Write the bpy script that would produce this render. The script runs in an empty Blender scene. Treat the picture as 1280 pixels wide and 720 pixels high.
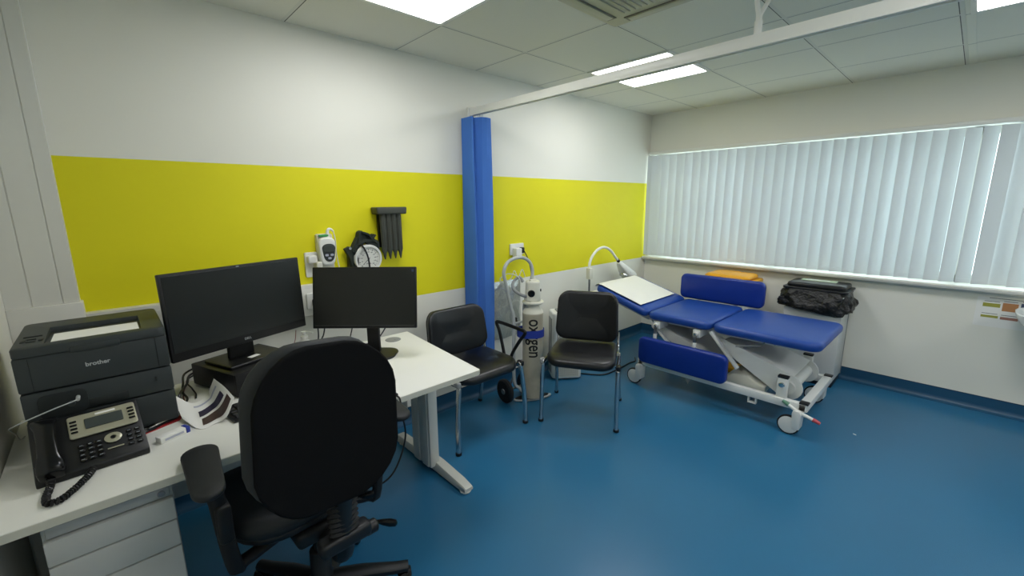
import bpy, bmesh, math, random
from mathutils import Vector, Matrix
random.seed(7)
SC = bpy.context.scene
COL = SC.collection
PI = math.pi
rad = math.radians
V = Vector

# ------------------------------------------------------------------ materials
def S(h, a=1.0):
    out = []
    for i in (0, 2, 4):
        c = int(h[i:i+2], 16)/255
        out.append(c/12.92 if c <= .04045 else ((c+.055)/1.055)**2.4)
    return (*out, a)

def mat(name, col, rough=.5, metal=0., var=.06, vscale=18., bump=0., bscale=200., spec=.5, coat=0., trans=0., ior=1.45):
    m = bpy.data.materials.new(name); m.use_nodes = True
    nt = m.node_tree; N = nt.nodes; L = nt.links
    b = N['Principled BSDF']
    c = S(col) if isinstance(col, str) else col
    tc = N.new('ShaderNodeTexCoord')
    nz = N.new('ShaderNodeTexNoise'); nz.inputs['Scale'].default_value = vscale; nz.inputs['Detail'].default_value = 3
    L.new(tc.outputs['Object'], nz.inputs['Vector'])
    mx = N.new('ShaderNodeMix'); mx.data_type = 'RGBA'
    mx.inputs['A'].default_value = tuple(x*(1-var) for x in c[:3])+(1,)
    mx.inputs['B'].default_value = tuple(min(1, x*(1+var)) for x in c[:3])+(1,)
    L.new(nz.outputs['Fac'], mx.inputs['Factor'])
    L.new(mx.outputs['Result'], b.inputs['Base Color'])
    b.inputs['Roughness'].default_value = rough; b.inputs['Metallic'].default_value = metal
    b.inputs['Specular IOR Level'].default_value = spec
    b.inputs['Coat Weight'].default_value = coat
    b.inputs['Transmission Weight'].default_value = trans; b.inputs['IOR'].default_value = ior
    if bump:
        n2 = N.new('ShaderNodeTexNoise'); n2.inputs['Scale'].default_value = bscale; n2.inputs['Detail'].default_value = 4
        L.new(tc.outputs['Object'], n2.inputs['Vector'])
        bp = N.new('ShaderNodeBump'); bp.inputs['Strength'].default_value = bump; bp.inputs['Distance'].default_value = .002 if bump < .9 else .02
        L.new(n2.outputs['Fac'], bp.inputs['Height']); L.new(bp.outputs['Normal'], b.inputs['Normal'])
    return m

def emis(name, col, strength):
    m = bpy.data.materials.new(name); m.use_nodes = True
    N = m.node_tree.nodes; b = N['Principled BSDF']
    b.inputs['Base Color'].default_value = (.8, .8, .8, 1)
    b.inputs['Emission Color'].default_value = S(col); b.inputs['Emission Strength'].default_value = strength
    return m

M = {}
M['paint_white'] = mat('white wall paint', 'e6e4d8', .55, bump=.05, bscale=350, var=.015, vscale=3)
M['paint_yellow'] = mat('lime yellow wall paint', 'e2da06', .6, bump=.05, bscale=350, var=.02, vscale=3)
M['trim_white'] = mat('white gloss trim', 'd8d7cf', .4, var=.02)
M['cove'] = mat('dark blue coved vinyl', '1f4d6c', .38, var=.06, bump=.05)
M['rim_grey'] = mat('charcoal cushion edge', '25282a', .65, bump=.2, bscale=700)
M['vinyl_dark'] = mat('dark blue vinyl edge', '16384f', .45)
M['white_plastic'] = mat('white plastic', 'e2e2dc', .35, var=.02)
M['cream_plastic'] = mat('cream plastic', 'd8d6c8', .4, var=.03)
M['grey_plastic'] = mat('grey plastic', '8b8d8c', .45)
M['black_plastic'] = mat('black plastic', '151617', .4, var=.15)
M['black_matte'] = mat('matt black plastic', '0e0f10', .6, var=.15)
M['black_gloss'] = mat('glossy black plastic', '0b0c0e', .18)
M['printer_grey'] = mat('dark grey printer plastic', '303637', .5, var=.05, bump=.08, bscale=600)
M['printer_top'] = mat('darker grey printer plastic', '2e3434', .5, var=.05)
M['printer_recess'] = mat('black printer recess', '1a1f1f', .5)
M['screen'] = mat('dark matt screen', '111310', .3, var=.04, spec=.6)
M['bezel'] = mat('black monitor bezel', '101112', .45)
M['desk_white'] = mat('white laminate', 'e6e5dd', .42, var=.015)
M['desk_edge'] = mat('cream desk edging', 'c9c6b6', .45, var=.02)
M['desk_metal'] = mat('silver white painted metal', 'c8c7bf', .38, metal=.05, var=.03)
M['ped_grey'] = mat('pale grey steel', '9fa3a2', .45, var=.03)
M['ped_front'] = mat('pale drawer fronts', 'b9bab5', .45, var=.03)
M['chrome'] = mat('chrome', 'c9cacb', .16, metal=1., var=.03)
M['steel'] = mat('dull steel', '8f9192', .35, metal=.9)
M['vinyl_black'] = mat('black leatherette', '131416', .34, var=.12, bump=.12, bscale=420, spec=.55)
M['fabric_black'] = mat('black chair fabric', '0a0b0c', .85, var=.25, vscale=300, bump=.3, bscale=900, spec=.2)
M['arm_pad'] = mat('dark grey arm pad', '1a1d1f', .6)
M['couch_blue'] = mat('blue couch vinyl', '1a4394', .38, var=.06, bump=.06, bscale=350, spec=.5)
M['couch_blue_deep'] = mat('royal blue couch vinyl', '0a2c84', .36, var=.06, bump=.06, bscale=350, spec=.5)
M['couch_white'] = mat('white enamelled steel', 'd9dad6', .33, var=.03)
M['curtain'] = mat('blue curtain fabric', '4574c2', .75, var=.07, vscale=8, bump=.15, bscale=500, spec=.25)
M['paper'] = mat('white paper', 'e9e8e2', .7, var=.015)
M['tyre'] = mat('black rubber tyre', '141414', .6)
M['yellow_plastic'] = mat('yellow plastic', 'e5a517', .4, var=.05)
M['bag_black'] = mat('black bin liner film', '0b0c0d', .3, var=.2, bump=1.0, bscale=28, spec=.6)
M['lid_black'] = mat('black bin lid plastic', '1a1c1d', .3)
M['bin_white'] = mat('white enamel bin body', 'c9cbc8', .38, var=.02)
M['label_green'] = mat('pale green label', 'b9cdb0', .5)
M['olive'] = mat('olive poster panel', '9c9a3e', .6)
M['orange'] = mat('orange poster panel', 'b07a4c', .6)
M['navy'] = mat('navy poster panel', '3e4a62', .6)
M['rose'] = mat('brown poster panel', 'a07060', .6)
M['ink'] = mat('grey ink', '5a5d60', .7)
M['ink_black'] = mat('black ink', '0c0c0e', .6)
M['photo_dark'] = mat('dark printed photo', '2c2743', .5, var=.5, vscale=60)
M['photo_brown'] = mat('sunset printed photo', '4a3a36', .5, var=.6, vscale=40)
M['print_lilac'] = mat('lilac print', 'b0b3c2', .6)
M['red'] = mat('red folder', 'a3262c', .5)
M['dark_folder'] = mat('dark folder cover', '22242a', .5)
M['blue_print'] = mat('blue carton print', '2f3f9a', .5)
M['green_plastic'] = mat('green plastic', '3f9a54', .4)
M['lcd'] = mat('grey green liquid crystal display', '3f4543', .25)
M['silver_plastic'] = mat('champagne silver plastic', 'aaa791', .35, metal=.35)
M['key_grey'] = mat('grey key legends', '7d8285', .5)
M['brand_grey'] = mat('pale grey lettering', 'b9bcbc', .4)
M['strap_blue'] = mat('blue webbing strap', '1d3592', .6, bump=.2)
M['tube_grey'] = mat('pale grey painted tube', 'b4b7b5', .35, var=.03)
M['ac_cream'] = mat('cream air conditioner plastic', 'b4b29c', .45, var=.03)
M['ac_dark'] = mat('grey brown air slot', '77746a', .6)
M['rail_white'] = mat('white enamelled rail', 'e4e4dc', .35, var=.02)
M['ceramic'] = mat('white ceramic', 'e6e8e6', .12, var=.01)
M['red_tip'] = mat('red rubber tip', 'b44a50', .5)
M['green_tip'] = mat('green rubber tip', '5e8a72', .5)
M['cable_red'] = mat('dull red cable', '7a3c34', .5)
M['holder_grey'] = mat('dark olive grey plastic', '45473f', .45)
M['cuff_green'] = mat('dark green black cuff fabric', '2a312c', .8, var=.15, bump=.2)
M['dial_white'] = mat('white dial card', 'dddcd4', .5)

# floor vinyl: blue with fine speckle and a soft sheen
def floor_mat():
    m = mat('blue safety vinyl floor', '28688e', .3, var=.10, vscale=2.2, bump=.10, bscale=90, spec=.5)
    N = m.node_tree.nodes; L = m.node_tree.links; b = N['Principled BSDF']
    tc = [n for n in N if n.type == 'TEX_COORD'][0]
    nz = N.new('ShaderNodeTexNoise'); nz.inputs['Scale'].default_value = 420; nz.inputs['Detail'].default_value = 2
    L.new(tc.outputs['Object'], nz.inputs['Vector'])
    rp = N.new('ShaderNodeValToRGB'); rp.color_ramp.elements[0].position = .35; rp.color_ramp.elements[1].position = .7
    rp.color_ramp.elements[0].color = (.86, .86, .86, 1); rp.color_ramp.elements[1].color = (1.14, 1.14, 1.14, 1)
    L.new(nz.outputs['Fac'], rp.inputs['Fac'])
    mm = N.new('ShaderNodeMix'); mm.data_type = 'RGBA'; mm.blend_type = 'MULTIPLY'; mm.inputs['Factor'].default_value = 1
    old = b.inputs['Base Color'].links[0].from_socket
    L.new(old, mm.inputs['A']); L.new(rp.outputs['Color'], mm.inputs['B']); L.new(mm.outputs['Result'], b.inputs['Base Color'])
    return m
M['floor'] = floor_mat()

TILE_X, TILE_Y, TILE = -.556, -.4835, .6
def ceiling_mat():
    m = mat('ceiling tile', 'e2e0d2', .75, var=.03, vscale=150, bump=.2, bscale=500)
    N = m.node_tree.nodes; L = m.node_tree.links; b = N['Principled BSDF']
    geo = N.new('ShaderNodeNewGeometry'); sp = N.new('ShaderNodeSeparateXYZ'); L.new(geo.outputs['Position'], sp.inputs[0])
    def math_(op, a, bb=None):
        n = N.new('ShaderNodeMath'); n.operation = op
        for i, v in enumerate((a, bb)):
            if v is None: continue
            if isinstance(v, (int, float)): n.inputs[i].default_value = v
            else: L.new(v, n.inputs[i])
        return n.outputs[0]
    ds = []
    for ax, off in (('X', TILE_X), ('Y', TILE_Y)):
        t = math_('FLOORED_MODULO', math_('SUBTRACT', sp.outputs[ax], off-.3), TILE)
        ds.append(math_('ABSOLUTE', math_('SUBTRACT', t, .3)))
    d = math_('MINIMUM', ds[0], ds[1])
    # 1 inside the T bar, 0 on the tile
    bar = math_('LESS_THAN', d, .0085)
    # each bar's shadow line, painted dark along one side only
    sides = []
    for ax, off in (('X', TILE_X), ('Y', TILE_Y)):
        t = math_('SUBTRACT', math_('FLOORED_MODULO', math_('SUBTRACT', sp.outputs[ax], off-.3), TILE), .3)
        sides.append(math_('MULTIPLY', math_('GREATER_THAN', t, .0085), math_('LESS_THAN', t, .0122)))
    seam = math_('MULTIPLY', math_('MAXIMUM', *sides), math_('SUBTRACT', 1., bar))
    mx = N.new('ShaderNodeMix'); mx.data_type = 'RGBA'; L.new(seam, mx.inputs['Factor'])
    old = b.inputs['Base Color'].links[0].from_socket
    L.new(old, mx.inputs['A']); mx.inputs['B'].default_value = S('4a4a44')
    m2 = N.new('ShaderNodeMix'); m2.data_type = 'RGBA'; L.new(bar, m2.inputs['Factor'])
    L.new(mx.outputs['Result'], m2.inputs['A']); m2.inputs['B'].default_value = S('d9d8cc')
    L.new(m2.outputs['Result'], b.inputs['Base Color'])
    return m
M['ceiling'] = ceiling_mat()

def vane_mat():
    m = bpy.data.materials.new('pale translucent blind fabric'); m.use_nodes = True
    N = m.node_tree.nodes; L = m.node_tree.links
    out = N['Material Output']; N.remove(N['Principled BSDF'])
    d = N.new('ShaderNodeBsdfDiffuse'); t = N.new('ShaderNodeBsdfTranslucent'); x = N.new('ShaderNodeMixShader')
    tc = N.new('ShaderNodeTexCoord'); w = N.new('ShaderNodeTexNoise'); w.inputs['Scale'].default_value = 300
    L.new(tc.outputs['Object'], w.inputs['Vector'])
    r = N.new('ShaderNodeMix'); r.data_type = 'RGBA'; r.inputs['A'].default_value = S('dde2e3'); r.inputs['B'].default_value = S('e4e8e8')
    L.new(w.outputs['Fac'], r.inputs['Factor'])
    L.new(r.outputs['Result'], d.inputs['Color']); L.new(r.outputs['Result'], t.inputs['Color'])
    x.inputs[0].default_value = .11
    L.new(d.outputs[0], x.inputs[1]); L.new(t.outputs[0], x.inputs[2]); L.new(x.outputs[0], out.inputs['Surface'])
    return m
M['vane'] = vane_mat()

def glass_mat(name, col, rough=0.0, fac=.1):
    m = bpy.data.materials.new(name); m.use_nodes = True
    N = m.node_tree.nodes; L = m.node_tree.links
    out = N['Material Output']; N.remove(N['Principled BSDF'])
    t = N.new('ShaderNodeBsdfTransparent'); t.inputs[0].default_value = S(col)
    g = N.new('ShaderNodeBsdfGlossy'); g.inputs['Roughness'].default_value = rough
    x = N.new('ShaderNodeMixShader'); x.inputs[0].default_value = .06
    L.new(t.outputs[0], x.inputs[1]); L.new(g.outputs[0], x.inputs[2])
    L.new(x.outputs[0], out.inputs['Surface'])
    return m
def film_mat():
    m = bpy.data.materials.new('clear crinkled plastic film'); m.use_nodes = True
    N = m.node_tree.nodes; L = m.node_tree.links
    out = N['Material Output']; N.remove(N['Principled BSDF'])
    t = N.new('ShaderNodeBsdfTransparent'); t.inputs[0].default_value = S('eef0f0')
    g = N.new('ShaderNodeBsdfGlossy'); g.inputs['Roughness'].default_value = .06
    tc = N.new('ShaderNodeTexCoord'); nz = N.new('ShaderNodeTexNoise'); nz.inputs['Scale'].default_value = 9; L.new(tc.outputs['Object'], nz.inputs['Vector'])
    bp = N.new('ShaderNodeBump'); bp.inputs['Strength'].default_value = .25; bp.inputs['Distance'].default_value = .02; L.new(nz.outputs['Fac'], bp.inputs['Height']); L.new(bp.outputs['Normal'], g.inputs['Normal'])
    x = N.new('ShaderNodeMixShader'); x.inputs[0].default_value = .14
    L.new(t.outputs[0], x.inputs[1]); L.new(g.outputs[0], x.inputs[2]); L.new(x.outputs[0], out.inputs['Surface'])
    return m
def film_mat():
    m = bpy.data.materials.new('clear crinkled plastic film'); m.use_nodes = True
    N = m.node_tree.nodes; L = m.node_tree.links
    out = N['Material Output']; N.remove(N['Principled BSDF'])
    t = N.new('ShaderNodeBsdfTransparent'); t.inputs[0].default_value = S('eef0f0')
    g = N.new('ShaderNodeBsdfGlossy'); g.inputs['Roughness'].default_value = .06
    tc = N.new('ShaderNodeTexCoord'); nz = N.new('ShaderNodeTexNoise'); nz.inputs['Scale'].default_value = 9; L.new(tc.outputs['Object'], nz.inputs['Vector'])
    bp = N.new('ShaderNodeBump'); bp.inputs['Strength'].default_value = .25; bp.inputs['Distance'].default_value = .02; L.new(nz.outputs['Fac'], bp.inputs['Height']); L.new(bp.outputs['Normal'], g.inputs['Normal'])
    x = N.new('ShaderNodeMixShader'); x.inputs[0].default_value = .14
    L.new(t.outputs[0], x.inputs[1]); L.new(g.outputs[0], x.inputs[2]); L.new(x.outputs[0], out.inputs['Surface'])
    return m
M['glass'] = glass_mat('window glass', 'f2f7f6')
M['clear_plastic'] = film_mat()
M['lamp_diffuser'] = emis('lit panel diffuser', 'fcfdff', 8.6)

# cylinder paint: worn off-white
def worn():
    m = mat('worn white cylinder paint', 'b3ac98', .42, var=.25, vscale=14, bump=.1, bscale=120)
    return m
M['cyl'] = worn()

# ------------------------------------------------------------------ mesh helpers
def T(x=0, y=0, z=0): return Matrix.Translation((x, y, z))
def RX(a): return Matrix.Rotation(a, 4, 'X')
def RY(a): return Matrix.Rotation(a, 4, 'Y')
def RZ(a): return Matrix.Rotation(a, 4, 'Z')
def B(): return bmesh.new()

def merge(bm, tmp, mtx=None):
    if mtx is not None: bmesh.ops.transform(tmp, matrix=mtx, verts=tmp.verts)
    me = bpy.data.meshes.new('tmp'); tmp.to_mesh(me); tmp.free(); bm.from_mesh(me); bpy.data.meshes.remove(me)
    return bm

def box(bm, lo, hi, bev=0., seg=2, mtx=None):
    t = bmesh.new(); bmesh.ops.create_cube(t, size=1)
    for v in t.verts:
        v.co = V([(lo[i]+hi[i])/2 + v.co[i]*(hi[i]-lo[i]) for i in range(3)])
    if bev: bmesh.ops.bevel(t, geom=t.edges[:], offset=bev, segments=seg, profile=.5, affect='EDGES')
    return merge(bm, t, mtx)

def bar(bm, p, q, w, h, bev=0., up=(0, 0, 1)):
    """rectangular bar from p to q, w across, h along up"""
    p, q = V(p), V(q); d = (q-p); L = d.length; d.normalize(); u = V(up)
    s = d.cross(u)
    if s.length < 1e-5: s = d.cross(V((1, 0, 0)))
    s.normalize(); u = s.cross(d)
    m = Matrix(((d.x, s.x, u.x, p.x), (d.y, s.y, u.y, p.y), (d.z, s.z, u.z, p.z), (0, 0, 0, 1)))
    return box(bm, (0, -w/2, -h/2), (L, w/2, h/2), bev, 2, m)

def catmull(pts, n=8, closed=False):
    P = [V(p) for p in pts]; out = []
    m = len(P); rng = range(m if closed else m-1)
    for i in rng:
        p0 = P[(i-1) % m] if (closed or i > 0) else P[0]*2-P[1]
        p1 = P[i]; p2 = P[(i+1) % m]
        p3 = P[(i+2) % m] if (closed or i+2 < m) else P[-1]*2-P[-2]
        for k in range(n):
            t = k/n
            out.append(.5*((2*p1)+(p2-p0)*t+(2*p0-5*p1+4*p2-p3)*t*t+(3*p1-p0-3*p2+p3)*t**3))
    if not closed: out.append(P[-1])
    return out

def tube(bm, pts, r, n=10, smooth=0, closed=False, flat=1., caps=True):
    P = catmull(pts, smooth, closed) if smooth else [V(p) for p in pts]
    m = len(P); rs = r if isinstance(r, (list, tuple)) else [r]*m
    if len(rs) != m: rs = [rs[0]+(rs[-1]-rs[0])*i/(m-1) for i in range(m)]
    tan = []
    for i in range(m):
        a = P[(i-1) % m] if (closed or i > 0) else P[i]; b = P[(i+1) % m] if (closed or i < m-1) else P[i]
        tan.append((b-a).normalized())
    up = V((0, 0, 1)) if abs(tan[0].z) < .9 else V((0, 1, 0))
    nrm = (up-tan[0]*up.dot(tan[0])).normalized(); rings = []
    for i in range(m):
        nrm = nrm-tan[i]*nrm.dot(tan[i])
        nrm.normalize(); bi = tan[i].cross(nrm)
        # mitre: widen at corners so that bends keep their thickness
        rings.append([bm.verts.new(P[i]+(nrm*math.cos(2*PI*k/n)+bi*math.sin(2*PI*k/n)*flat)*rs[i]) for k in range(n)])
    for i in range(m if closed else m-1):
        a, b = rings[i], rings[(i+1) % m]
        for k in range(n): bm.faces.new((a[k], a[(k+1) % n], b[(k+1) % n], b[k]))
    if not closed and caps:
        bm.faces.new(rings[0][::-1]); bm.faces.new(rings[-1])
    return bm

def lathe(bm, prof, n=28, mtx=None):
    """prof = [(r, z)], revolved about z"""
    t = bmesh.new(); rings = []
    for r, z in prof:
        if r < 1e-6: rings.append([t.verts.new((0, 0, z))])
        else: rings.append([t.verts.new((r*math.cos(2*PI*k/n), r*math.sin(2*PI*k/n), z)) for k in range(n)])
    for a, b in zip(rings, rings[1:]):
        for k in range(n):
            q = [a[k % len(a)], a[(k+1) % n % len(a)], b[(k+1) % n % len(b)], b[k % len(b)]]
            q = list(dict.fromkeys(q))
            if len(q) > 2: t.faces.new(q)
    if len(rings[0]) > 1: t.faces.new(rings[0][::-1])
    if len(rings[-1]) > 1: t.faces.new(rings[-1])
    bmesh.ops.recalc_face_normals(t, faces=t.faces)
    return merge(bm, t, mtx)

def cyl(bm, p, q, r, n=20, r2=None, bev=0.):
    p, q = V(p), V(q); d = q-p; L = d.length
    m = T(*p) @ d.to_track_quat('Z', 'Y').to_matrix().to_4x4()
    r2 = r if r2 is None else r2
    if bev: return lathe(bm, [(0, 0), (r-bev, 0), (r, bev), (r2, L-bev), (r2-bev, L), (0, L)], n, m)
    return lathe(bm, [(0, 0), (r, 0), (r2, L), (0, L)], n, m)

def prism(bm, pts, z0, z1, mtx=None, bev=0., seg=2):
    """polygon in xy extruded from z0 to z1"""
    t = bmesh.new()
    a = [t.verts.new((x, y, z0)) for x, y in pts]; b = [t.verts.new((x, y, z1)) for x, y in pts]; n = len(pts)
    t.faces.new(a[::-1]); t.faces.new(b)
    for i in range(n): t.faces.new((a[i], a[(i+1) % n], b[(i+1) % n], b[i]))
    bmesh.ops.recalc_face_normals(t, faces=t.faces)
    if bev: bmesh.ops.bevel(t, geom=t.edges[:], offset=bev, segments=seg, profile=.5, affect='EDGES', clamp_overlap=True)
    return merge(bm, t, mtx)

def rrect(w, d, r, n=6):
    pts = []; r = max(min(r, w/2-1e-4, d/2-1e-4), 1e-4)
    for cx, cy, a0 in ((w/2-r, d/2-r, 0), (-w/2+r, d/2-r, 90), (-w/2+r, -d/2+r, 180), (w/2-r, -d/2+r, 270)):
        for k in range(n+1):
            a = rad(a0+90*k/n); pts.append((cx+r*math.cos(a), cy+r*math.sin(a)))
    return pts

def pad(bm, w, d, h, rc, re, mtx=None, warp=None, crown=0., seg=4, re2=None):
    """soft rounded slab, centred in plan, z from 0 to h; corner radius rc, edge radius re; warp(co)->co"""
    t = bmesh.new(); re2 = re if re2 is None else re2; lev = []
    for k in range(seg+1):
        a = rad(90*k/seg); lev.append((re2*(1-math.sin(a)), re2*(1-math.cos(a))))
    for k in range(seg+1):
        a = rad(90*k/seg); lev.append((re*(1-math.cos(a)), h-re*(1-math.sin(a))))
    m = min(w, d)/2-re
    for f in (.18, .42, .68, .9): lev.append((re+m*f, h+crown*(1-(1-f)**2)))
    rings = []
    for ins, z in lev:
        rings.append([t.verts.new((x, y, z)) for x, y in rrect(w-2*ins, d-2*ins, rc-ins)])
    n = len(rings[0])
    for a, b in zip(rings, rings[1:]):
        for k in range(n): t.faces.new((a[k], a[(k+1) % n], b[(k+1) % n], b[k]))
    t.faces.new(rings[0][::-1]); t.faces.new(rings[-1])
    if warp:
        for v in t.verts: v.co = V(warp(v.co))
    return merge(bm, t, mtx)

def grid(bm, rows, th=.0, up=None):
    """surface through rows of points; th = thickness along the normal"""
    t = bmesh.new(); vs = [[t.verts.new(p) for p in r] for r in rows]
    for i in range(len(rows)-1):
        for j in range(len(rows[0])-1): t.faces.new((vs[i][j], vs[i][j+1], vs[i+1][j+1], vs[i+1][j]))
    if th:
        bmesh.ops.recalc_face_normals(t, faces=t.faces)
        bmesh.ops.solidify(t, geom=t.faces[:], thickness=th)
    return merge(bm, t)

def refine(rows, n=4):
    a = [catmull(r, n) for r in rows]; cols = list(zip(*a)); b = [catmull(c, n) for c in cols]
    return [list(r) for r in zip(*b)]

def text_bm(txt, size, ext=.0006, off=0.):
    c = bpy.data.curves.new('lettering', 'FONT'); c.body = txt; c.size = size; c.extrude = ext; c.offset = off
    c.align_x = 'CENTER'; c.align_y = 'CENTER'
    o = bpy.data.objects.new('lettering_tmp', c); COL.objects.link(o)
    bpy.context.view_layer.update()
    me = bpy.data.meshes.new_from_object(o.evaluated_get(bpy.context.evaluated_depsgraph_get()))
    bpy.data.objects.remove(o); bpy.data.curves.remove(c)
    b = bmesh.new(); b.from_mesh(me); bpy.data.meshes.remove(me)
    return b

# ------------------------------------------------------------------ object helpers
WM = {}          # world matrix of every root and its parts
def thing(name, label, cat, loc=(0, 0, 0), rz=0., group=None):
    o = bpy.data.objects.new(name, None); COL.objects.link(o)
    o.empty_display_size = .05; o.location = loc; o.rotation_euler = (0, 0, rz)
    WM[o.name] = T(*loc) @ RZ(rz); tag(o, label, cat, group)
    return o

def tag(o, label, cat, group=None):
    o['label'] = label; o['category'] = cat
    if group: o['group'] = group
    return o

def obj(name, bm, m, parent=None, local=False, angle=35, label=None):
    """links bm as one mesh object. Coordinates are world unless local=True (then the root's)."""
    me = bpy.data.meshes.new(name)
    o = bpy.data.objects.new(name, me); COL.objects.link(o)
    if parent is not None:
        o.parent = parent; W = WM[parent.name]; WM[o.name] = W
        if not local: bmesh.ops.transform(bm, matrix=W.inverted(), verts=bm.verts)
    else:
        WM[o.name] = Matrix.Identity(4)
    bmesh.ops.recalc_face_normals(bm, faces=bm.faces)
    bm.to_mesh(me); bm.free()
    for x in (m if isinstance(m, (list, tuple)) else [m]): me.materials.append(M[x])
    for p in me.polygons: p.use_smooth = True
    me.set_sharp_from_angle(angle=rad(angle))
    if label: o['label'] = label
    return o

def solo(name, bm, m, label, cat, group=None, angle=35):
    """a thing that is one mesh: origin moved to the foot of its bounds"""
    xs = [v.co for v in bm.verts]
    lo = V([min(v[i] for v in xs) for i in range(3)]); hi = V([max(v[i] for v in xs) for i in range(3)])
    c = V(((lo.x+hi.x)/2, (lo.y+hi.y)/2, lo.z))
    bmesh.ops.transform(bm, matrix=T(*(-c)), verts=bm.verts)
    o = obj(name, bm, m, None, True, angle); o.location = c; WM[o.name] = T(*c)
    return tag(o, label, cat, group)

def struct(name, bm, m, parent=None, angle=35):
    o = obj(name, bm, m, parent, False, angle)
    if parent is None: o['kind'] = 'structure'
    return o

def dup(root, loc, rz, label=None, group=None):
    r = root.copy(); COL.objects.link(r); r.location = loc; r.rotation_euler = (0, 0, rz)
    if label: r['label'] = label
    if group: r['group'] = group
    for ch in list(root.children):
        c = ch.copy(); COL.objects.link(c); c.parent = r
        for g in ch.children:
            d = g.copy(); COL.objects.link(d); d.parent = c
    return r
# ================================================================== ROOM SHELL
XL, YF, H = -4.64, -5.5, 2.341
def mark(bm, n0, idx):
    bm.faces.ensure_lookup_table()
    for f in bm.faces[n0:]: f.material_index = idx

b = box(B(), (XL-.1, YF-.1, -.12), (.25, .1, 0)); struct('floor', b, 'floor')
b = box(B(), (XL-.1, YF-.1, H), (.25, .1, H+.1)); struct('ceiling', b, 'ceiling')
# yellow band painted across the long wall
b = B(); box(b, (XL-.1, 0, 0), (0, .1, .861)); n = len(b.faces)
box(b, (XL-.1, 0, .861), (0, .1, 1.651)); mark(b, n, 1); n = len(b.faces)
box(b, (XL-.1, 0, 1.651), (0, .1, H)); mark(b, n, 0)
struct('wall_back', b, ['paint_white', 'paint_yellow'])
# window wall with its opening
WY0, WY1, WZ0, WZ1 = -.035, -3.6, .872, 1.955
b = B()
box(b, (0, YF, 0), (.25, .1, WZ0)); box(b, (0, YF, WZ1), (.25, .1, H))
box(b, (0, WY0, WZ0), (.25, .1, WZ1)); box(b, (0, YF, WZ0), (.25, WY1, WZ1))
struct('wall_right', b, 'paint_white')
struct('wall_left', box(B(), (XL-.1, YF, 0), (XL, 0, H)), 'paint_white')
struct('wall_front', box(B(), (XL-.1, YF-.1, 0), (.25, YF, H)), 'paint_white')

# vinyl floor coved up the walls
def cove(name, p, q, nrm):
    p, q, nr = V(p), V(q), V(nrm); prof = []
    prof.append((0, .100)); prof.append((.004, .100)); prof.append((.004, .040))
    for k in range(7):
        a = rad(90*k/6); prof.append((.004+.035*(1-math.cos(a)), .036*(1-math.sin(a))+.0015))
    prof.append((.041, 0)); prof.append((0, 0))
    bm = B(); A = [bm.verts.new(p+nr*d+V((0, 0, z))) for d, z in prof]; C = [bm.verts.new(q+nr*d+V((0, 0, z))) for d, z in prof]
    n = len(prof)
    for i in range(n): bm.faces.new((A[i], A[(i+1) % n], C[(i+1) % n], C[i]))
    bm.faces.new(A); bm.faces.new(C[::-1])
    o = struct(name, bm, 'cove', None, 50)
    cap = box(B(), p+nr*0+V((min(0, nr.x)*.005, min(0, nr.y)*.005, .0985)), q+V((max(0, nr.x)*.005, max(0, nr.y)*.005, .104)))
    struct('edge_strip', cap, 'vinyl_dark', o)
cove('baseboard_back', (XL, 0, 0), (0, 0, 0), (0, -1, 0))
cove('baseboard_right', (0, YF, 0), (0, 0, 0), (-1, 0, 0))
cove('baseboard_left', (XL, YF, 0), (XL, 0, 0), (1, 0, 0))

# boxed-in pipes in the left corner: panel with two joints over a wider plinth
b = B()
for x0, x1 in ((XL, -4.5735), (-4.5705, -4.4905), (-4.4875, -4.442)): box(b, (x0, -.055, 1.083), (x1, 0, H), .001, 1)
box(b, (XL, -.052, 1.083), (-4.443, 0, H))
trim = struct('trim_1', b, 'trim_white')
struct('plinth', box(B(), (XL, -.066, 0), (-4.434, 0, 1.083), .004), 'trim_white', trim)
# dado trunking behind the desk
b = B(); box(b, (-4.434, -.05, .862), (-3.17, 0, 1.031), .004); box(b, (-4.434, -.053, .885), (-3.17, -.049, 1.008), .0015)
struct('trim_2', b, 'trim_white')
# wide ceiling joint
struct('trim_3', box(B(), (XL, -2.327, H-.003), (0, -2.293, H), .001), 'ceiling')

# window: frame, glass, sill
b = B(); fx0, fx1 = .12, .18
box(b, (fx0, WY1, WZ0), (fx1, WY0, WZ0+.06), .004); box(b, (fx0, WY1, WZ1-.06), (fx1, WY0, WZ1), .004)
for y in (WY1, -2.43, -1.24, WY0-.06): box(b, (fx0, y, WZ0), (fx1, y+.06, WZ1), .004)
w = struct('window_1', b, 'trim_white')
struct('pane', box(B(), (.146, WY1+.05, WZ0+.05), (.152, WY0-.05, WZ1-.05)), 'glass', w)
b = B(); prism(b, [(-.072, .858), (-.066, .848), (.12, .848), (.12, .876), (-.066, .876), (-.072, .868)], -WY0-.03, -WY1+.05, Matrix(((1, 0, 0, 0), (0, 0, -1, 0), (0, 1, 0, 0), (0, 0, 0, 1))))
box(b, (-.012, WY1-.05, .826), (0, 0, .849), .002)
struct('windowsill', b, 'trim_white', w)

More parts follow.
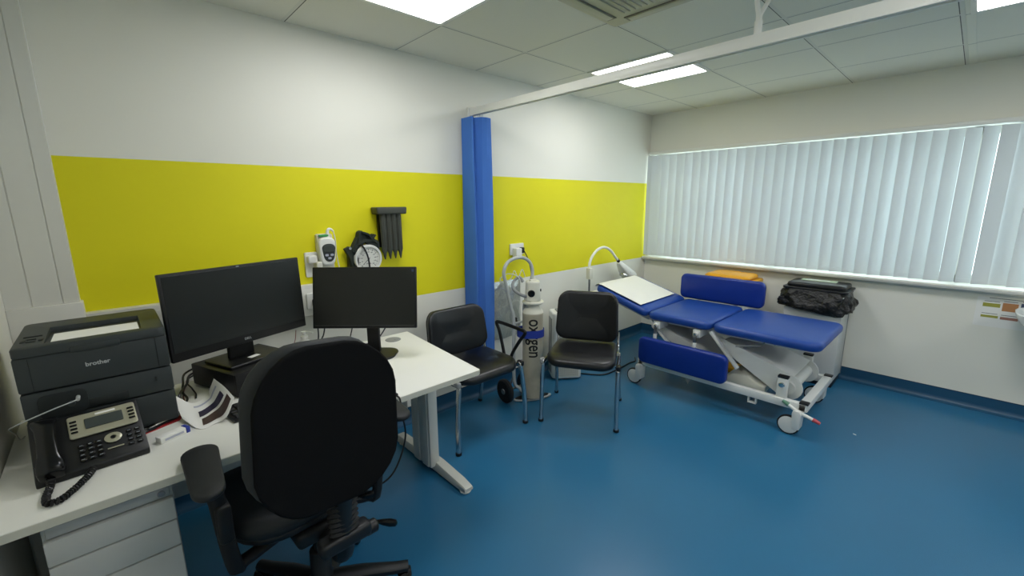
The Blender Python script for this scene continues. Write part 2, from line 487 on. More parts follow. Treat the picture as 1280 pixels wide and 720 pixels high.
# ------------------------------------------------------------------ vertical blind
bl = thing('vertical_blind', 'wide pale vertical blind of hanging fabric slats drawn across the window', 'blind', (-.045, -1.8, WZ0))
obj('headrail', box(B(), (-.066, -3.6, 1.938), (-.024, -.02, 1.966), .003), 'rail_white', bl)
obj('pelmet_edge', box(B(), (-.024, -3.62, 1.936), (0, -.012, 1.974), .002), 'rail_white', bl)
def vane_bm():
    rows = []
    for z in (0, .03, .5, 1.035):
        rows.append([V((.004*math.sin(PI*k/6), -.0445+.089*k/6, z)) for k in range(7)])
    t = grid(B(), rows, .0012)
    box(t, (-.0015, -.043, .003), (.0022, .043, .030), .0004, 1)   # hem with its weight
    return t
vm = None
ys = [-.055, -.10, -.15]+[-.215-.08*i for i in range(42)]
k = 0
for i, y in enumerate(ys):
    ang = rad(29+4*math.sin(i*2.3)+random.uniform(-3, 3))
    if vm is None:
        o = obj('vane', vane_bm(), 'vane', bl, True); vm = o
    else:
        o = vm.copy(); COL.objects.link(o); o.parent = bl
    odd = abs(y+2.615) < .03          # one vane hangs turned the other way, closer to the glass
    o.location = (.034 if odd else 0, y+1.8, .022+random.uniform(-.002, .002)); o.rotation_euler = (0, 0, rad(-4) if odd else ang)

# ------------------------------------------------------------------ ceiling fittings
def panel_light(cx, cy, label):
    t = thing('ceiling_light', label, 'light', (cx, cy, H), 0, 'square lit panels in the ceiling')
    b = B()
    for lo, hi in (((-.299, -.299), (.299, -.277)), ((-.299, .277), (.299, .299)), ((-.299, -.277), (-.277, .277)), ((.277, -.277), (.299, .277))):
        box(b, (*lo, -.009), (*hi, 0), .002)
    obj('frame', b, 'rail_white', t, True)
    obj('diffuser', box(B(), (-.277, -.277, -.006), (.277, .277, -.001)), 'lamp_diffuser', t, True)
    return t
p0 = panel_light(-3.256, -.785, 'square lit ceiling panel cut by the top edge of the photo, above the desk')
dup(p0, (-1.456, -.785, H), 0, 'square lit ceiling panel crossed by the white curtain rail')
dup(p0, (-1.456, -2.61, H), 0, 'square lit ceiling panel at the top right corner of the photo')
dup(p0, (-3.256, -2.61, H), 0, 'unseen square lit ceiling panel added for light behind the office chair')  # unseen panel added for its light, continuing the visible panel pattern

dup(p0, (-1.456, -4.41, H), 0, 'unseen square lit ceiling panel added for light far behind the camera, window side')  # first of an assumed rear pair, added to brighten the room
dup(p0, (-3.256, -4.41, H), 0, 'unseen square lit ceiling panel added for light behind the camera, far left of the room')  # second assumed rear panel, out of view and added as fill

ac = thing('air_conditioner', 'cream square ceiling air conditioner with slots and a central grille', 'air conditioner', (-2.66, -1.42, H))
b = B(); pad(b, .66, .66, .03, .025, .012, T(-2.66, -1.42, H-.03), re2=.02)
obj('fascia', b, 'ac_cream', ac)
b = B(); box(b, (-2.66-.2, -1.62, H-.035), (-2.46, -1.22, H-.029), .003)
for i in range(14): box(b, (-2.85, -1.61+.0285*i, H-.040), (-2.47, -1.598+.0285*i, H-.034), .001, 1)
obj('grille', b, 'ac_cream', ac)
for sx, sy in ((1, 0), (-1, 0), (0, 1), (0, -1)):
    b = B(); c = V((-2.66+.268*sx, -1.42+.268*sy, 0)); hw = (.024, .22) if sx else (.22, .024)
    box(b, (c.x-hw[0], c.y-hw[1], H-.033), (c.x+hw[0], c.y+hw[1], H-.029))
    o = obj('air_slot', b, 'ac_dark', ac)
    f = B(); h2 = (.018, .205) if sx else (.205, .018)
    box(f, (c.x-h2[0], c.y-h2[1], H-.038), (c.x+h2[0], c.y+h2[1], H-.032), .002)
    obj('louvre', f, 'ac_cream', o)

# curtain rail on its V bracket, and the bundled curtain
RXx = -2.40
cr = thing('curtain_rail', 'long white curtain rail running from the yellow wall across the ceiling', 'curtain rail', (RXx, -1.9, 2.05))
b = B(); box(b, (RXx-.016, -3.9, 2.046), (RXx+.016, -.004, 2.088), .003); box(b, (RXx-.02, -3.9, 2.040), (RXx-.010, -.004, 2.047), .001); box(b, (RXx+.010, -3.9, 2.040), (RXx+.02, -.004, 2.047), .001)
obj('rail', b, 'rail_white', cr)
b = B(); box(b, (RXx-.03, -.012, 2.03), (RXx+.03, 0, 2.095), .003); obj('wall_flange', b, 'rail_white', cr)
for by in (-1.79, -3.5):
    b = B(); cyl(b, (RXx, by, 2.07), (RXx, by, 2.135), .014, 14)
    obj('bracket_stem', b, 'rail_white', cr)
    for s, top in ((-1, (RXx-.075, by+.02, H)), (1, (RXx+.12, by-.05, H))):
        b = B(); tube(b, [(RXx, by, 2.115), (RXx+.1*(top[0]-RXx), by, 2.16), top], .009, 10, flat=.7)
        lathe(b, [(0, -.006), (.022, -.006), (.022, 0), (0, 0)], 14, T(*top))
        obj('bracket_arm', b, 'rail_white', cr)
for y in (-.07, -.1, -.13):
    b = B(); cyl(b, (RXx, y, 2.02), (RXx, y, 2.045), .004, 8); obj('glider', b, 'white_plastic', cr)

# curtain: stiff accordion of folds standing against the wall
x0 = -2.515
sect = [(0, -.02), (.004, -.125), (.012, -.135), (.046, -.115), (.05, -.108), (.062, -.118), (.085, -.155), (.125, -.160), (.178, -.150), (.196, -.138), (.2, -.125), (.203, -.02)]
def sec(z):
    f = math.sin(z*2.2)*.004; k = .94+.06*min(1, (2.012-z)/.6)
    return [V((x0+.1+(x-.1)*.86*(k+.02*math.sin(3*z+i))+f, y+.006*math.sin(2*z+i*.9), z)) for i, (x, y) in enumerate(sect)]
b = B(); zs = [.34+i*(2.012-.34)/24 for i in range(25)]
rings = [[b.verts.new(p) for p in sec(z)] for z in zs]; n = len(sect)
for a, c in zip(rings, rings[1:]):
    for k in range(n): b.faces.new((a[k], a[(k+1) % n], c[(k+1) % n], c[k]))
b.faces.new(rings[0][::-1]); b.faces.new(rings[-1])
for z in (.36, 1.985): pass
solo('curtain', b, 'curtain', 'blue fabric curtain gathered in a tall narrow bundle against the yellow wall', 'curtain', angle=25)
# ================================================================== VISITOR CHAIRS
def seat_warp(half_w, half_d):
    def w(c):
        f = (c.y+half_d)/(2*half_d)                      # 0 at the front
        taper = 1-.06*f; drop = -.022*max(0, 1-f/.3)**2
        dish = -.012*(1-(c.x/half_w)**2)*(1-abs(2*f-1))
        return (c.x*taper, c.y, c.z+drop+dish+.012*f)
    return w
def visitor_chair(label, loc, rz, hw=.25, back=(.40, .53, .83), feet=.25, sd=.44, arm=False, bx=0):
    t = thing('visitor_chair', label, 'chair', loc, rz)
    sw = 2*hw-.04
    b = B(); pad(b, sw, sd, .055, .10, .024, T(0, sd/2-.02, .418), seat_warp(sw/2, sd/2), .006)
    s = obj('seat', b, 'vinyl_black', t, True)
    b = B(); pad(b, sw-.03, sd-.03, .012, .09, .005, T(0, sd/2-.02, .404)); obj('seat_shell', b, 'black_plastic', t, True)
    # curved, slightly reclined backrest
    by, z0, z1 = back; bw = sw-.02; bh = z1-z0
    def bwarp(c):
        f = (c.y+bh/2)/bh
        return (c.x*(1-.07*f*f), c.y, c.z+.055*(c.x/(bw/2))**2)
    lean = T(bx, by, z0+bh/2) @ RX(rad(90-9)) 
    b = B(); pad(b, bw, bh, .042, .075, .02, lean, bwarp, .008); obj('backrest', b, 'vinyl_black', t, True)
    b = B(); pad(b, bw-.012, bh-.012, .014, .07, .006, T(0, .013, 0) @ lean, bwarp); obj('back_shell', b, 'black_plastic', t, True)
    for sx in (-1, 1):
        x = sx*(hw-.005)
        b = B(); tube(b, [(sx*feet, 0, .012), (sx*(feet-.004), .005, .2), (x, .015, .40), (x-sx*.004, .03, .428)], .018, 12, smooth=5, flat=.8)
        l = obj('leg', b, 'chrome', t, True)
        b = B(); cyl(b, (sx*feet, 0, 0), (sx*feet, 0, .022), .0185, 14, bev=.003); obj('foot_cap', b, 'black_plastic', l, True)
        b = B(); pad(b, .026, .05, .032, .01, .006, T(x+sx*.004, .022, .412)); obj('joint_cap', b, 'black_plastic' if sx > 0 else 'grey_plastic', l, True)
        b = B(); tube(b, [(x-sx*.004, .04, .415), (x-sx*.012, .3, .41), (x-sx*.015, .36, .38), (sx*(feet-.02), .43, .18), (sx*(feet-.01), .47, .012)], .0145, 12, smooth=5, flat=.8)
        l = obj('leg', b, 'chrome', t, True)
        b = B(); cyl(b, (sx*(feet-.01), .47, 0), (sx*(feet-.01), .47, .022), .0155, 14, bev=.003); obj('foot_cap', b, 'black_plastic', l, True)
        b = B(); tube(b, [(sx*(hw-.03), .26, .408), (sx*(hw-.03), by-.05, .41), (sx*(hw-.032), by-.004, .45), (sx*(hw-.035), by+.018, z0+.06)], .0095, 10, smooth=5)
        obj('back_upright', b, 'chrome', t, True)
    b = B(); tube(b, [(-hw+.01, .12, .402), (hw-.01, .12, .402)], .010, 10); tube(b, [(-hw+.015, .33, .402), (hw-.015, .33, .402)], .010, 10)
    obj('cross_tubes', b, 'chrome', t, True)
    if arm:
        b = B(); x = hw+.006
        tube(b, [(x-.01, .17, .40), (x, .195, .47), (x, .235, .60), (x, .262, .648), (x, .24, .662), (x, .1, .657), (x, -.005, .648), (x, -.012, .63), (x, .03, .58), (x, .10, .48), (x-.01, .125, .40)], .0125, 10, smooth=5, flat=.75)
        obj('armrest', b, 'black_plastic', t, True)
    return t
visitor_chair('black leatherette chair with chrome legs standing alone between the oxygen cylinder and the blue couch', (-2.221, -.838, 0), rad(-60.8), back=(.40, .485, .835))
visitor_chair('black leatherette chair with one looped armrest tucked beside the white desk under the blue curtain', (-2.715, -.565, 0), rad(0), hw=.255, back=(.345, .50, .80), bx=-.055, feet=.277, sd=.42, arm=True)

# ================================================================== OFFICE CHAIR
oc = thing('office_chair', 'big black swivel office chair seen from behind at the white desk', 'chair', (-3.925, -1.0, 0), rad(3))
L_ = True
def back_warp(c):
    f = (c.y+.235)/.47                                    # 0 bottom, 1 top
    w = 1-.12*max(0, (f-.45)/.55)**2-.16*max(0, (.4-f)/.4)**1.5
    return (c.x*w, c.y, c.z+.05*(c.x/.22)**2+.03*math.sin(f*PI)*-1)
bk = T(-.05, -.335, .868) @ RY(rad(5)) @ RX(rad(90-6))
# outer shell towards the camera (local -y), cushion towards the desk
b = B(); pad(b, .395, .455, .03, .14, .022, bk @ RY(PI) @ T(0, 0, -.004), lambda c: (back_warp(V((-c.x, c.y, c.z)))[0]*-1, c.y, c.z-.04*(c.x/.2)**2+.02*math.sin((c.y+.235)/.47*PI)), .006, re2=.012)
shell = obj('back_shell', b, 'fabric_black', oc, L_)
b = B(); pad(b, .405, .465, .05, .14, .024, T(-.05, -.318, .868) @ RY(rad(5)) @ RX(rad(90-6)) @ RY(0) @ T(0, 0, -.05) , lambda c: (back_warp(c)[0], c.y, c.z-.04*(c.x/.2)**2+.02*math.sin((c.y+.235)/.47*PI)), .004)
obj('back_cushion', b, 'rim_grey', oc, L_)
b = B(); pad(b, .49, .47, .075, .16, .035, T(-.03, .105, .442), lambda c: (c.x, c.y, c.z-.03*max(0, (c.y-.1)/.13)**2+.008*(c.x/.24)**2), .012)
obj('seat', b, 'arm_pad', oc, L_)
b = B(); pad(b, .44, .42, .03, .15, .012, T(-.03, .105, .416)); obj('seat_pan', b, 'black_plastic', oc, L_)
# back support with bellows
b = B(); prof = []
for i in range(9): prof += [(.034, .42+.0165*i), (.042, .428+.0165*i)]
t0 = B(); lathe(t0, prof, 16); bmesh.ops.scale(t0, vec=(1.15, .55, 1), verts=t0.verts)
merge(b, t0, T(-.01, -.265, .02)); obj('bellows', b, 'black_matte', oc, L_)
b = B(); tube(b, [(-.01, -.05, .375), (-.01, -.2, .372), (-.01, -.255, .40), (-.01, -.275, .62), (-.02, -.305, .72)], .022, 10, smooth=5, flat=1.3); obj('back_support', b, 'black_plastic', oc, L_)
b = B(); box(b, (-.09, -.29, .425), (.07, -.235, .475), .014, 3); obj('support_collar', b, 'black_plastic', oc, L_)
b = B(); box(b, (-.10, -.12, .36), (.10, .16, .418), .016, 3); obj('tilt_mechanism', b, 'black_plastic', oc, L_)
b = B(); cyl(b, (.055, -.262, .435), (.095, -.262, .435), .022, 16, bev=.004); obj('back_knob', b, 'black_plastic', oc, L_)
for (p, q) in (((.07, -.12, .385), (.150, -.20, .372)), ((.07, -.02, .395), (.155, -.06, .398))):
    b = B(); tube(b, [p, [(p[i]+q[i])/2 for i in range(3)], q], .006, 8)
    l = obj('lever', b, 'black_plastic', oc, L_)
    b = B(); q = V(q); dd = (q-V(p)).normalized(); tube(b, [q-dd*.02, q, q+dd*.025, q+dd*.045, q+dd*.05], [.007, .012, .016, .013, .005], 10, flat=.6)
    obj('lever_grip', b, 'black_gloss', l, L_)
# armrests
for sx in (-1, 1):
    ax = -.018+(.262 if sx > 0 else -.288)
    b = B(); tube(b, [(sx*.12-.015, -.03, .395), (ax-sx*.07, -.05, .385), (ax-sx*.04, -.07, .41), (ax-sx*.015, -.07, .74)], .018, 10, smooth=4, flat=1.25)
    a = obj('armrest_post', b, 'black_matte', oc, L_)
    b = B(); box(b, (ax-sx*.03-.02, -.105, .50), (ax-sx*.03+.02, -.035, .62), .012, 3); obj('armrest_sleeve', b, 'black_matte', a, L_)
    b = B(); pad(b, .092, .30, .018, .045, .008, T(ax, -.105, .742) @ RZ(rad(-6)), lambda c: (c.x*(.9+.9*c.y), c.y, c.z), .006)
    obj('armrest_pad', b, 'arm_pad', a, L_)
b = B(); cyl(b, (0, 0, .10), (0, 0, .22), .028, 18); cyl(b, (0, 0, .22), (0, 0, .36), .018, 18); lathe(b, [(.045, .075), (.05, .09), (.05, .12), (.036, .14), (.033, .24), (.03, .243)], 20)
obj('gas_column', b, 'black_plastic', oc, L_)
for k in range(5):
    a = rad(-29+72*k); ca, sa = math.cos(a), math.sin(a)
    b = B(); tube(b, [(.035*ca, .035*sa, .105), (.14*ca, .14*sa, .10), (.25*ca, .25*sa, .083), (.305*ca, .305*sa, .078)], [.030, .026, .021, .019], 10, smooth=0, flat=1.15)
    l = obj('base_leg', b, 'black_plastic', oc, L_)
    c = V((.292*ca, .292*sa, 0)); tg = V((-sa, ca, 0))
    b = B()
    for s in (-1, 1): cyl(b, c+tg*s*.008+V((0, 0, .026)), c+tg*s*.026+V((0, 0, .026)), .026, 18, bev=.004)
    cyl(b, c-tg*.012+V((0, 0, .026)), c+tg*.012+V((0, 0, .026)), .008, 10); cyl(b, c+V((0, 0, .026)), c+V((0, 0, .075)), .007, 10)
    tube(b, [c-tg*.0+V((.020*ca, .020*sa, .05)), c+V((0, 0, .056)), c+V((-.022*ca, -.022*sa, .045))], .014, 8, flat=2.0)
    obj('caster', b, 'black_gloss', l, L_)

# ================================================================== EXAMINATION COUCH
ec = thing('examination_couch', 'blue padded examination couch on a white wheeled lifting frame below the window', 'couch', (-.965, -1.05, 0))
XN, XF = -1.31, -.62; W_ = XF-XN; XC = (XN+XF)/2
def flat_pad(name, y0, y1, z, mtx=None, rc=.05, m='couch_blue'):
    b = B(); pad(b, W_, y1-y0, .062, rc, .026, (mtx or T(XC, (y0+y1)/2, z)), None, .008); return obj(name, b, m, ec)
flat_pad('foot_pad', -1.935, -1.285, .551, rc=.07)
flat_pad('seat_pad', -1.272, -.79, .553)
hl = .52; ha = rad(16.5)
HP = T(XC, -.775, .556) @ RX(ha) @ T(0, hl/2, 0)
b = B(); pad(b, W_, hl, .062, .05, .026, HP, lambda c: (c.x*(1-.02*max(0, c.y/.26)), c.y, c.z), .008)
obj('head_pad', b, 'couch_blue', ec)
# head frame under the pad
b = B()
for sx in (-1, 1): box(b, (sx*.24-.014, -hl/2+.01, -.04), (sx*.24+.014, hl/2+.02, -.004), .003, 2, HP)
box(b, (-.26, hl/2-.03, -.045), (.26, hl/2+.004, -.006), .003, 2, HP); box(b, (-.26, -.05, -.04), (.26, -.015, -.006), .003, 2, HP)
obj('head_frame', b, 'couch_white', ec)
b = B(); box(b, (-.40, hl/2-.05, -.03), (-.325, hl/2-.01, .012), .004, 2, HP)
for sx in (-.31, .31): cyl(b, HP @ V((sx, hl/2-.02, -.03)), HP @ V((sx-.05*(1 if sx < 0 else -1), hl/2-.02, -.03)), .012, 12)
obj('paper_roll_holder', b, 'couch_white', ec)
# top frame
b = B()
for x in (XN+.16, XF-.16): box(b, (x-.02, -1.82, .508), (x+.02, -.74, .549), .004)
for y in (-1.80, -1.29, -.765): box(b, (XN+.16, y-.018, .512), (XF-.16, y+.018, .548), .004)
obj('top_frame', b, 'couch_white', ec)
# base frame
b = B(); zb0, zb1 = .163, .213
for x in (XN+.02, XF-.04): box(b, (x-.022, -1.90, zb0), (x+.022, -.74, zb1), .004)
for y in (-1.885, -.755): box(b, (XN-.002, y-.025, zb0+.004), (XF-.018, y+.025, zb1+.004), .004)
obj('base_frame', b, 'couch_white', ec)
b = B()
for x in (XN+.02, XF-.04): box(b, (x-.024, -1.913, zb1+.002), (x+.024, -1.86, zb1+.012), .003)
obj('rail_end_caps', b, 'black_plastic', ec) if False else b.free()
for x in (XN+.02, XF-.04):
    b = B(); box(b, (x-.024, -1.912, zb1-.002), (x+.024, -1.862, zb1+.012), .004); obj('frame_cap', b, 'black_plastic', ec)
# posts at the foot end
for x in (XN+.035, XF-.055):
    b = B(); box(b, (x-.02, -1.785, zb1-.01), (x+.02, -1.725, .345), .005)
    p = obj('post', b, 'couch_white', ec)
    b = B(); box(b, (x-.021, -1.786, .342), (x+.021, -1.724, .358), .004); obj('post_cap', b, 'black_plastic', p)
    b = B(); cyl(b, (x-.032, -1.755, .30), (x-.018, -1.755, .30), .018, 16, bev=.004); obj('bolt', b, 'chrome', p)
# lifting linkages: two pairs of parallel plates falling towards the foot end
def plate(x, pts, th=.008):
    b = B(); prism(b, pts, -th/2, th/2, Matrix(((0, 0, 1, x), (1, 0, 0, 0), (0, 1, 0, 0), (0, 0, 0, 1))), .0015, 1); return b
def capsule(p, q, r0, r1):
    p, q = V((*p, 0)), V((*q, 0)); d = (q-p).normalized(); a0 = math.atan2(d.y, d.x); out = []
    for k in range(11): a = a0+PI/2+PI*k/10; out.append((p.x+r0*math.cos(a), p.y+r0*math.sin(a)))
    for k in range(11): a = a0-PI/2+PI*k/10; out.append((q.x+r1*math.cos(a), q.y+r1*math.sin(a)))
    return out
for (p, q, r0, r1, xs) in (((-1.335, .452), (-1.765, .258), .036, .085, (XN+.12, XF-.16)), ((-.80, .475), (-1.30, .262), .034, .05, (XN+.13, XF-.15))):
    b = plate(xs[0], capsule(p, q, r0, r1)); merge(b, plate(xs[1], capsule(p, q, r0, r1)))
    v = V((0, q[0]-p[0], q[1]-p[1])); up = V((0, -v.z, v.y)).normalized()
    if up.z < 0: up = -up
    c0 = V((0, *p))+up*(r0*.93)+v*.02; c1 = V((0, *q))+up*(r1*.93)-v*.02
    xm = (xs[0]+xs[1])/2
    bar(b, (xm, c0.y, c0.z), (xm, c1.y, c1.z), xs[1]-xs[0], .006, .001, (0, up.y, up.z))
    cyl(b, (xs[0]-.03, *q), (xs[1]+.03, *q), r1*.55 if r1 > .06 else .02, 20); cyl(b, (xs[0]-.03, *p), (xs[1]+.03, *p), .018, 16)
    obj('lift_arm', b, 'couch_white', ec)
for x in (XN+.05, XF-.07):
    b = B(); bar(b, (x, -1.27, .545), (x, -1.47, .32), .036, .02, .004); obj('strut', b, 'couch_white', ec)
    b = B(); bar(b, (x, -.80, .535), (x, -1.05, .30), .03, .02, .004); obj('strut', b, 'couch_white', ec)
b = B(); tube(b, [(XC, -1.62, .235), (XC, -1.3, .30)], .028, 14); tube(b, [(XC, -1.3, .30), (XC, -.98, .38)], .014, 12); lathe(b, [(0, -.0), (.045, 0), (.05, .02), (.05, .12), (.04, .14), (0, .14)], 18, T(XC, -1.62, .175) @ RX(rad(60)))
obj('actuator', b, 'grey_plastic', ec)
b = B(); prism(b, [(-1.64, .172), (-1.36, .172), (-1.36, .21), (-1.42, .262), (-1.52, .268), (-1.58, .232), (-1.64, .222)], -.13, .13, Matrix(((0, 0, 1, XC-.12), (1, 0, 0, 0), (0, 1, 0, 0), (0, 0, 0, 1))), .012, 3)
obj('motor_cover', b, 'cream_plastic', ec)
# leg section support rod
b = B(); tube(b, [(XN+.05, -1.62, .545), (XN+.06, -1.60, .515), (XN+.02, -1.50, .50), (XN+.0, -1.46, .492)], .006, 8); tube(b, [(XN+.1, -1.62, .545), (XN+.13, -1.66, .52), (XN+.2, -1.60, .518)], .005, 8)
obj('release_handle', b, 'steel', ec)
# hanging hook under the near rail
b = B(); box(b, (XN+.002, -1.62, .125), (XN+.03, -1.612, .166), .002); box(b, (XN+.002, -1.575, .125), (XN+.03, -1.567, .166), .002); box(b, (XN+.002, -1.62, .12), (XN+.03, -1.567, .128), .002)
obj('hook', b, 'couch_white', ec)
b = B(); prism(b, [(-1.17, .165), (-1.13, .165), (-1.15, .118)], -.004, .004, Matrix(((0, 0, 1, XN+.01), (1, 0, 0, 0), (0, 1, 0, 0), (0, 0, 0, 1)))); obj('earth_tab', b, 'grey_plastic', ec)
# side rails: the near one let down, the far one raised
def side_pad(name, x, y0, y1, z0, z1, face):
    h = z1-z0; m = T(x, (y0+y1)/2, (z0+z1)/2) @ RZ(PI/2*face) @ RX(PI/2)
    b = B(); pad(b, y1-y0, h, .042, .045, .018, m, None, .006, re2=.004); return obj(name, b, 'couch_blue_deep', ec)
nr = side_pad('side_rail', XN-.022, -1.435, -.762, .212, .420, -1)
for y in (-.875, -1.185):
    b = B(); box(b, (XN+.005, y-.028, .488), (XN+.145, y+.028, .548), .008, 2)
    cyl(b, (XN-.012, y, .52), (XN+.008, y, .52), .018, 16, bev=.004)
    k = obj('rail_bracket', b, 'couch_white', ec)
    b = B(); box(b, (XN-.02, y-.011, .38), (XN+.002, y+.011, .455), .003); obj('rail_post', b, 'couch_white', k)
    b = B(); box(b, (XN-.019, y-.01, .45), (XN+.001, y+.01, .51), .003); obj('rail_hinge', b, 'steel', k)
    b = B(); cyl(b, (XN-.022, y, .52), (XN-.010, y, .52), .010, 14, bev=.003); obj('bolt', b, 'chrome', k)
fr = side_pad('side_rail', XF+.05, -1.40, -.715, .612, .828, -1)
for y in (-.875, -1.185):
    b = B(); box(b, (XF-.145, y-.02, .50), (XF-.0, y+.02, .55), .005); bar(b, (XF+.0, y, .52), (XF+.06, y, .64), .03, .012, .003, (1, 0, 0)); obj('rail_bracket', b, 'couch_white', ec)
# casters
for x, y, s in ((XN+.02, -1.86, -1), (XF-.04, -1.86, -1), (XN+.02, -.755, 1), (XF-.04, -.755, 1)):
    b = B(); cyl(b, (x, y, .10), (x, y, .19 if y < -1 else .245), .021, 16, bev=.003); prism(b, [(y-.026, .050), (y+.014, .046), (y+.024, .15), (y+.018, .172), (y-.018, .172), (y-.028, .15)], -.056, .022, Matrix(((0, 0, 1, x), (1, 0, 0, 0), (0, 1, 0, 0), (0, 0, 0, 1))), .006, 2)
    c = obj('caster', b, 'couch_white', ec)
    wy = y+.038
    b = B(); lathe(b, [(.050, -.010), (.060, -.011), (.0635, -.006), (.0635, .006), (.06, .011), (.050, .010)], 30, T(x-.034, wy, .0635) @ RY(PI/2)); wl = obj('tyre', b, 'tyre', c)
    b = B(); lathe(b, [(0, -.016), (.035, -.0155), (.054, -.0115), (.056, -.009), (.056, .010), (0, .012)], 28, T(x-.034, wy, .0635) @ RY(PI/2)); obj('wheel_disc', b, 'couch_white', c)
    if y > -1:
        b = B(); box(b, (x-.022, y-.022, .243), (x+.022, y+.022, .262), .004); obj('corner_cap', b, 'black_plastic', c)
# brake pedal bar, red one end, green the other
b = B(); tube(b, [(XN-.012, -1.80, .196), (XN-.016, -1.86, .165), (XN-.012, -1.95, .138)], .011, 12); p = obj('brake_pedal', b, 'couch_white', ec)
b = B(); tube(b, [(XN-.012, -1.945, .140), (XN-.012, -1.985, .128)], [.0135, .010], 12); obj('pedal_tip', b, 'red_tip', p, label='red pedal tip')
b = B(); tube(b, [(XN-.012, -1.775, .208), (XN-.012, -1.81, .192)], [.010, .0135], 12); obj('pedal_tip', b, 'green_tip', p, label='green pedal tip')

# paper sheet over the head pad
rows = []
for i, yy in enumerate((hl/2+.012, hl/2+.006, hl/2-.03, .1, -.05, -.175)):
    zz = [.035, .06, .0755, .0775, .0778, .0775][i]
    rows.append([HP @ V((x*(1.0 if i < 5 else 1)+(.0 if i else -.0), yy+(.018*x if i == 5 else 0), zz+.0006*math.sin(7*x+i))) for x in (-.325, -.2, -.07, .07, .18, .262)])
solo('paper_sheet', grid(B(), refine(rows, 4), .0012), 'paper', 'white paper sheet laid over the raised head end of the blue couch', 'paper sheet')
# ================================================================== DESK
DZ = .73
dk = thing('desk', 'white office desk with a silver T leg holding the printer, phone and two monitors', 'desk', (-3.9, -.66, 0))
b = B(); prism(b, [(-4.634, -1.05), (-3.205, -1.037), (-3.192, -1.030), (-3.128, -.288), (-3.133, -.283), (-4.634, -.283)], DZ-.025, DZ, None, .0018, 2)
top = obj('desk_top', b, 'desk_white', dk)
b = B(); prism(b, [(-4.634, -1.0512), (-3.204, -1.0382), (-3.191, -1.0305), (-3.1265, -.288), (-3.129, -.288), (-3.1935, -1.0295), (-3.205, -1.0355), (-4.634, -1.0485)], DZ-.0235, DZ-.002)
obj('edging', b, 'desk_edge', top)
b = B(); lathe(b, [(0, 0), (.038, 0), (.042, .002), (.04, .004), (.034, .0045), (0, .0035)], 28, T(-3.265, -.372, DZ-.001)); box(b, (-3.262, -.386, DZ+.002), (-3.238, -.372, DZ+.0045), .001)
obj('cable_grommet', b, 'grey_plastic', top)
for lx in (-3.155, -4.60):
    b = B(); prof = []
    cx = lx-.03 if lx > -4 else lx
    for x0, x1, y0, y1 in ((-.028, .028, -.615, -.43), (-.034, -.02, -.60, -.535), (-.034, -.02, -.51, -.445)):
        box(b, (cx+x0, y0, .04), (cx+x1, y1, DZ-.03), .006)
    box(b, (cx-.02, -.98, DZ-.055), (cx+.02, -.32, DZ-.026), .004)
    l = obj('leg', b, 'desk_metal', dk)
    b = B()
    sect = [(-.03, .012), (-.03, .045), (-.024, .055), (.024, .055), (.03, .045), (.03, .012)]
    st = [(-.17, .75), (-.20, .9), (-.45, 1.15), (-.62, 1.15), (-.80, .78), (-.862, .55), (-.875, .40)]
    rings = [[b.verts.new((lx+x*(1 if k < 5 else .85), y, .012+(z-.012)*s)) for x, z in sect] for k, (y, s) in enumerate(st)]
    for a, c in zip(rings, rings[1:]):
        for k in range(6): b.faces.new((a[k], a[(k+1) % 6], c[(k+1) % 6], c[k]))
    b.faces.new(rings[0][::-1]); b.faces.new(rings[-1])
    ft = obj('foot', b, 'desk_metal', l)
    for y in (-.22, -.845):
        b = B(); lathe(b, [(0, 0), (.03, 0), (.032, .006), (.022, .014), (0, .014)], 8, T(lx, y, 0)); obj('glide', b, 'cream_plastic', l)
b = B(); box(b, (-4.57, -.41, .30), (-3.22, -.392, .70), .003); obj('modesty_panel', b, 'ped_front', dk)

pd = thing('drawer_pedestal', 'pale grey steel drawer pedestal under the left end of the white desk', 'drawers', (-4.42, -.75, 0))
b = B(); box(b, (-4.548, -1.012, .03), (-4.292, -.45, .692), .004); box(b, (-4.54, -1.02, .661), (-4.30, -1.0, .690), .003)
obj('body', b, 'ped_grey', pd)
for z0, z1 in ((.592, .659), (.509, .589), (.30, .506), (.05, .297)):
    b = B(); box(b, (-4.546, -1.032, z0), (-4.294, -1.012, z1), .004); obj('drawer', b, 'ped_front', pd)
b = B(); cyl(b, (-4.318, -1.018, .676), (-4.318, -1.026, .676), .009, 16, bev=.002); box(b, (-4.3195, -1.028, .671), (-4.3165, -1.0255, .681)); obj('lock', b, 'steel', pd)
for y in (-.52, -.95):
    for x in (-4.52, -4.32):
        b = B(); cyl(b, (x-.01, y, .016), (x+.01, y, .016), .016, 14, bev=.003); cyl(b, (x, y, .016), (x, y, .035), .006, 8); obj('caster', b, 'black_plastic', pd)

# ================================================================== PRINTER
px0, px1, py0, py1, pz1 = -4.572, -4.232, -.690, -.325, 1.07
pr = thing('printer', 'dark grey laser printer with a sheet in its top tray on the desk', 'printer', (-4.40, -.5, DZ))
b = B(); box(b, (px0, py0+.006, .745), (px1, py1, .850), .007); box(b, (px0+.02, py0+.03, DZ), (px1-.02, py1-.02, .75), .004)
obj('lower_paper_tray', b, 'printer_grey', pr)
b = B(); box(b, (px0, py0+.003, .8535), (px1, py1, .934), .006); obj('paper_tray', b, 'printer_grey', pr)
b = B(); box(b, (px0, py0, .9375), (px1, py1, 1.042), .006); body = obj('body', b, 'printer_grey', pr)
for x in (-4.262,):
    b = B(); box(b, (x-.0012, py0-.0006, .94), (x+.0012, py0+.002, 1.04)); box(b, (px0+.03, py0-.0006, .94), (px0+.0315, py0+.002, 1.04)); obj('seam', b, 'printer_recess', body)
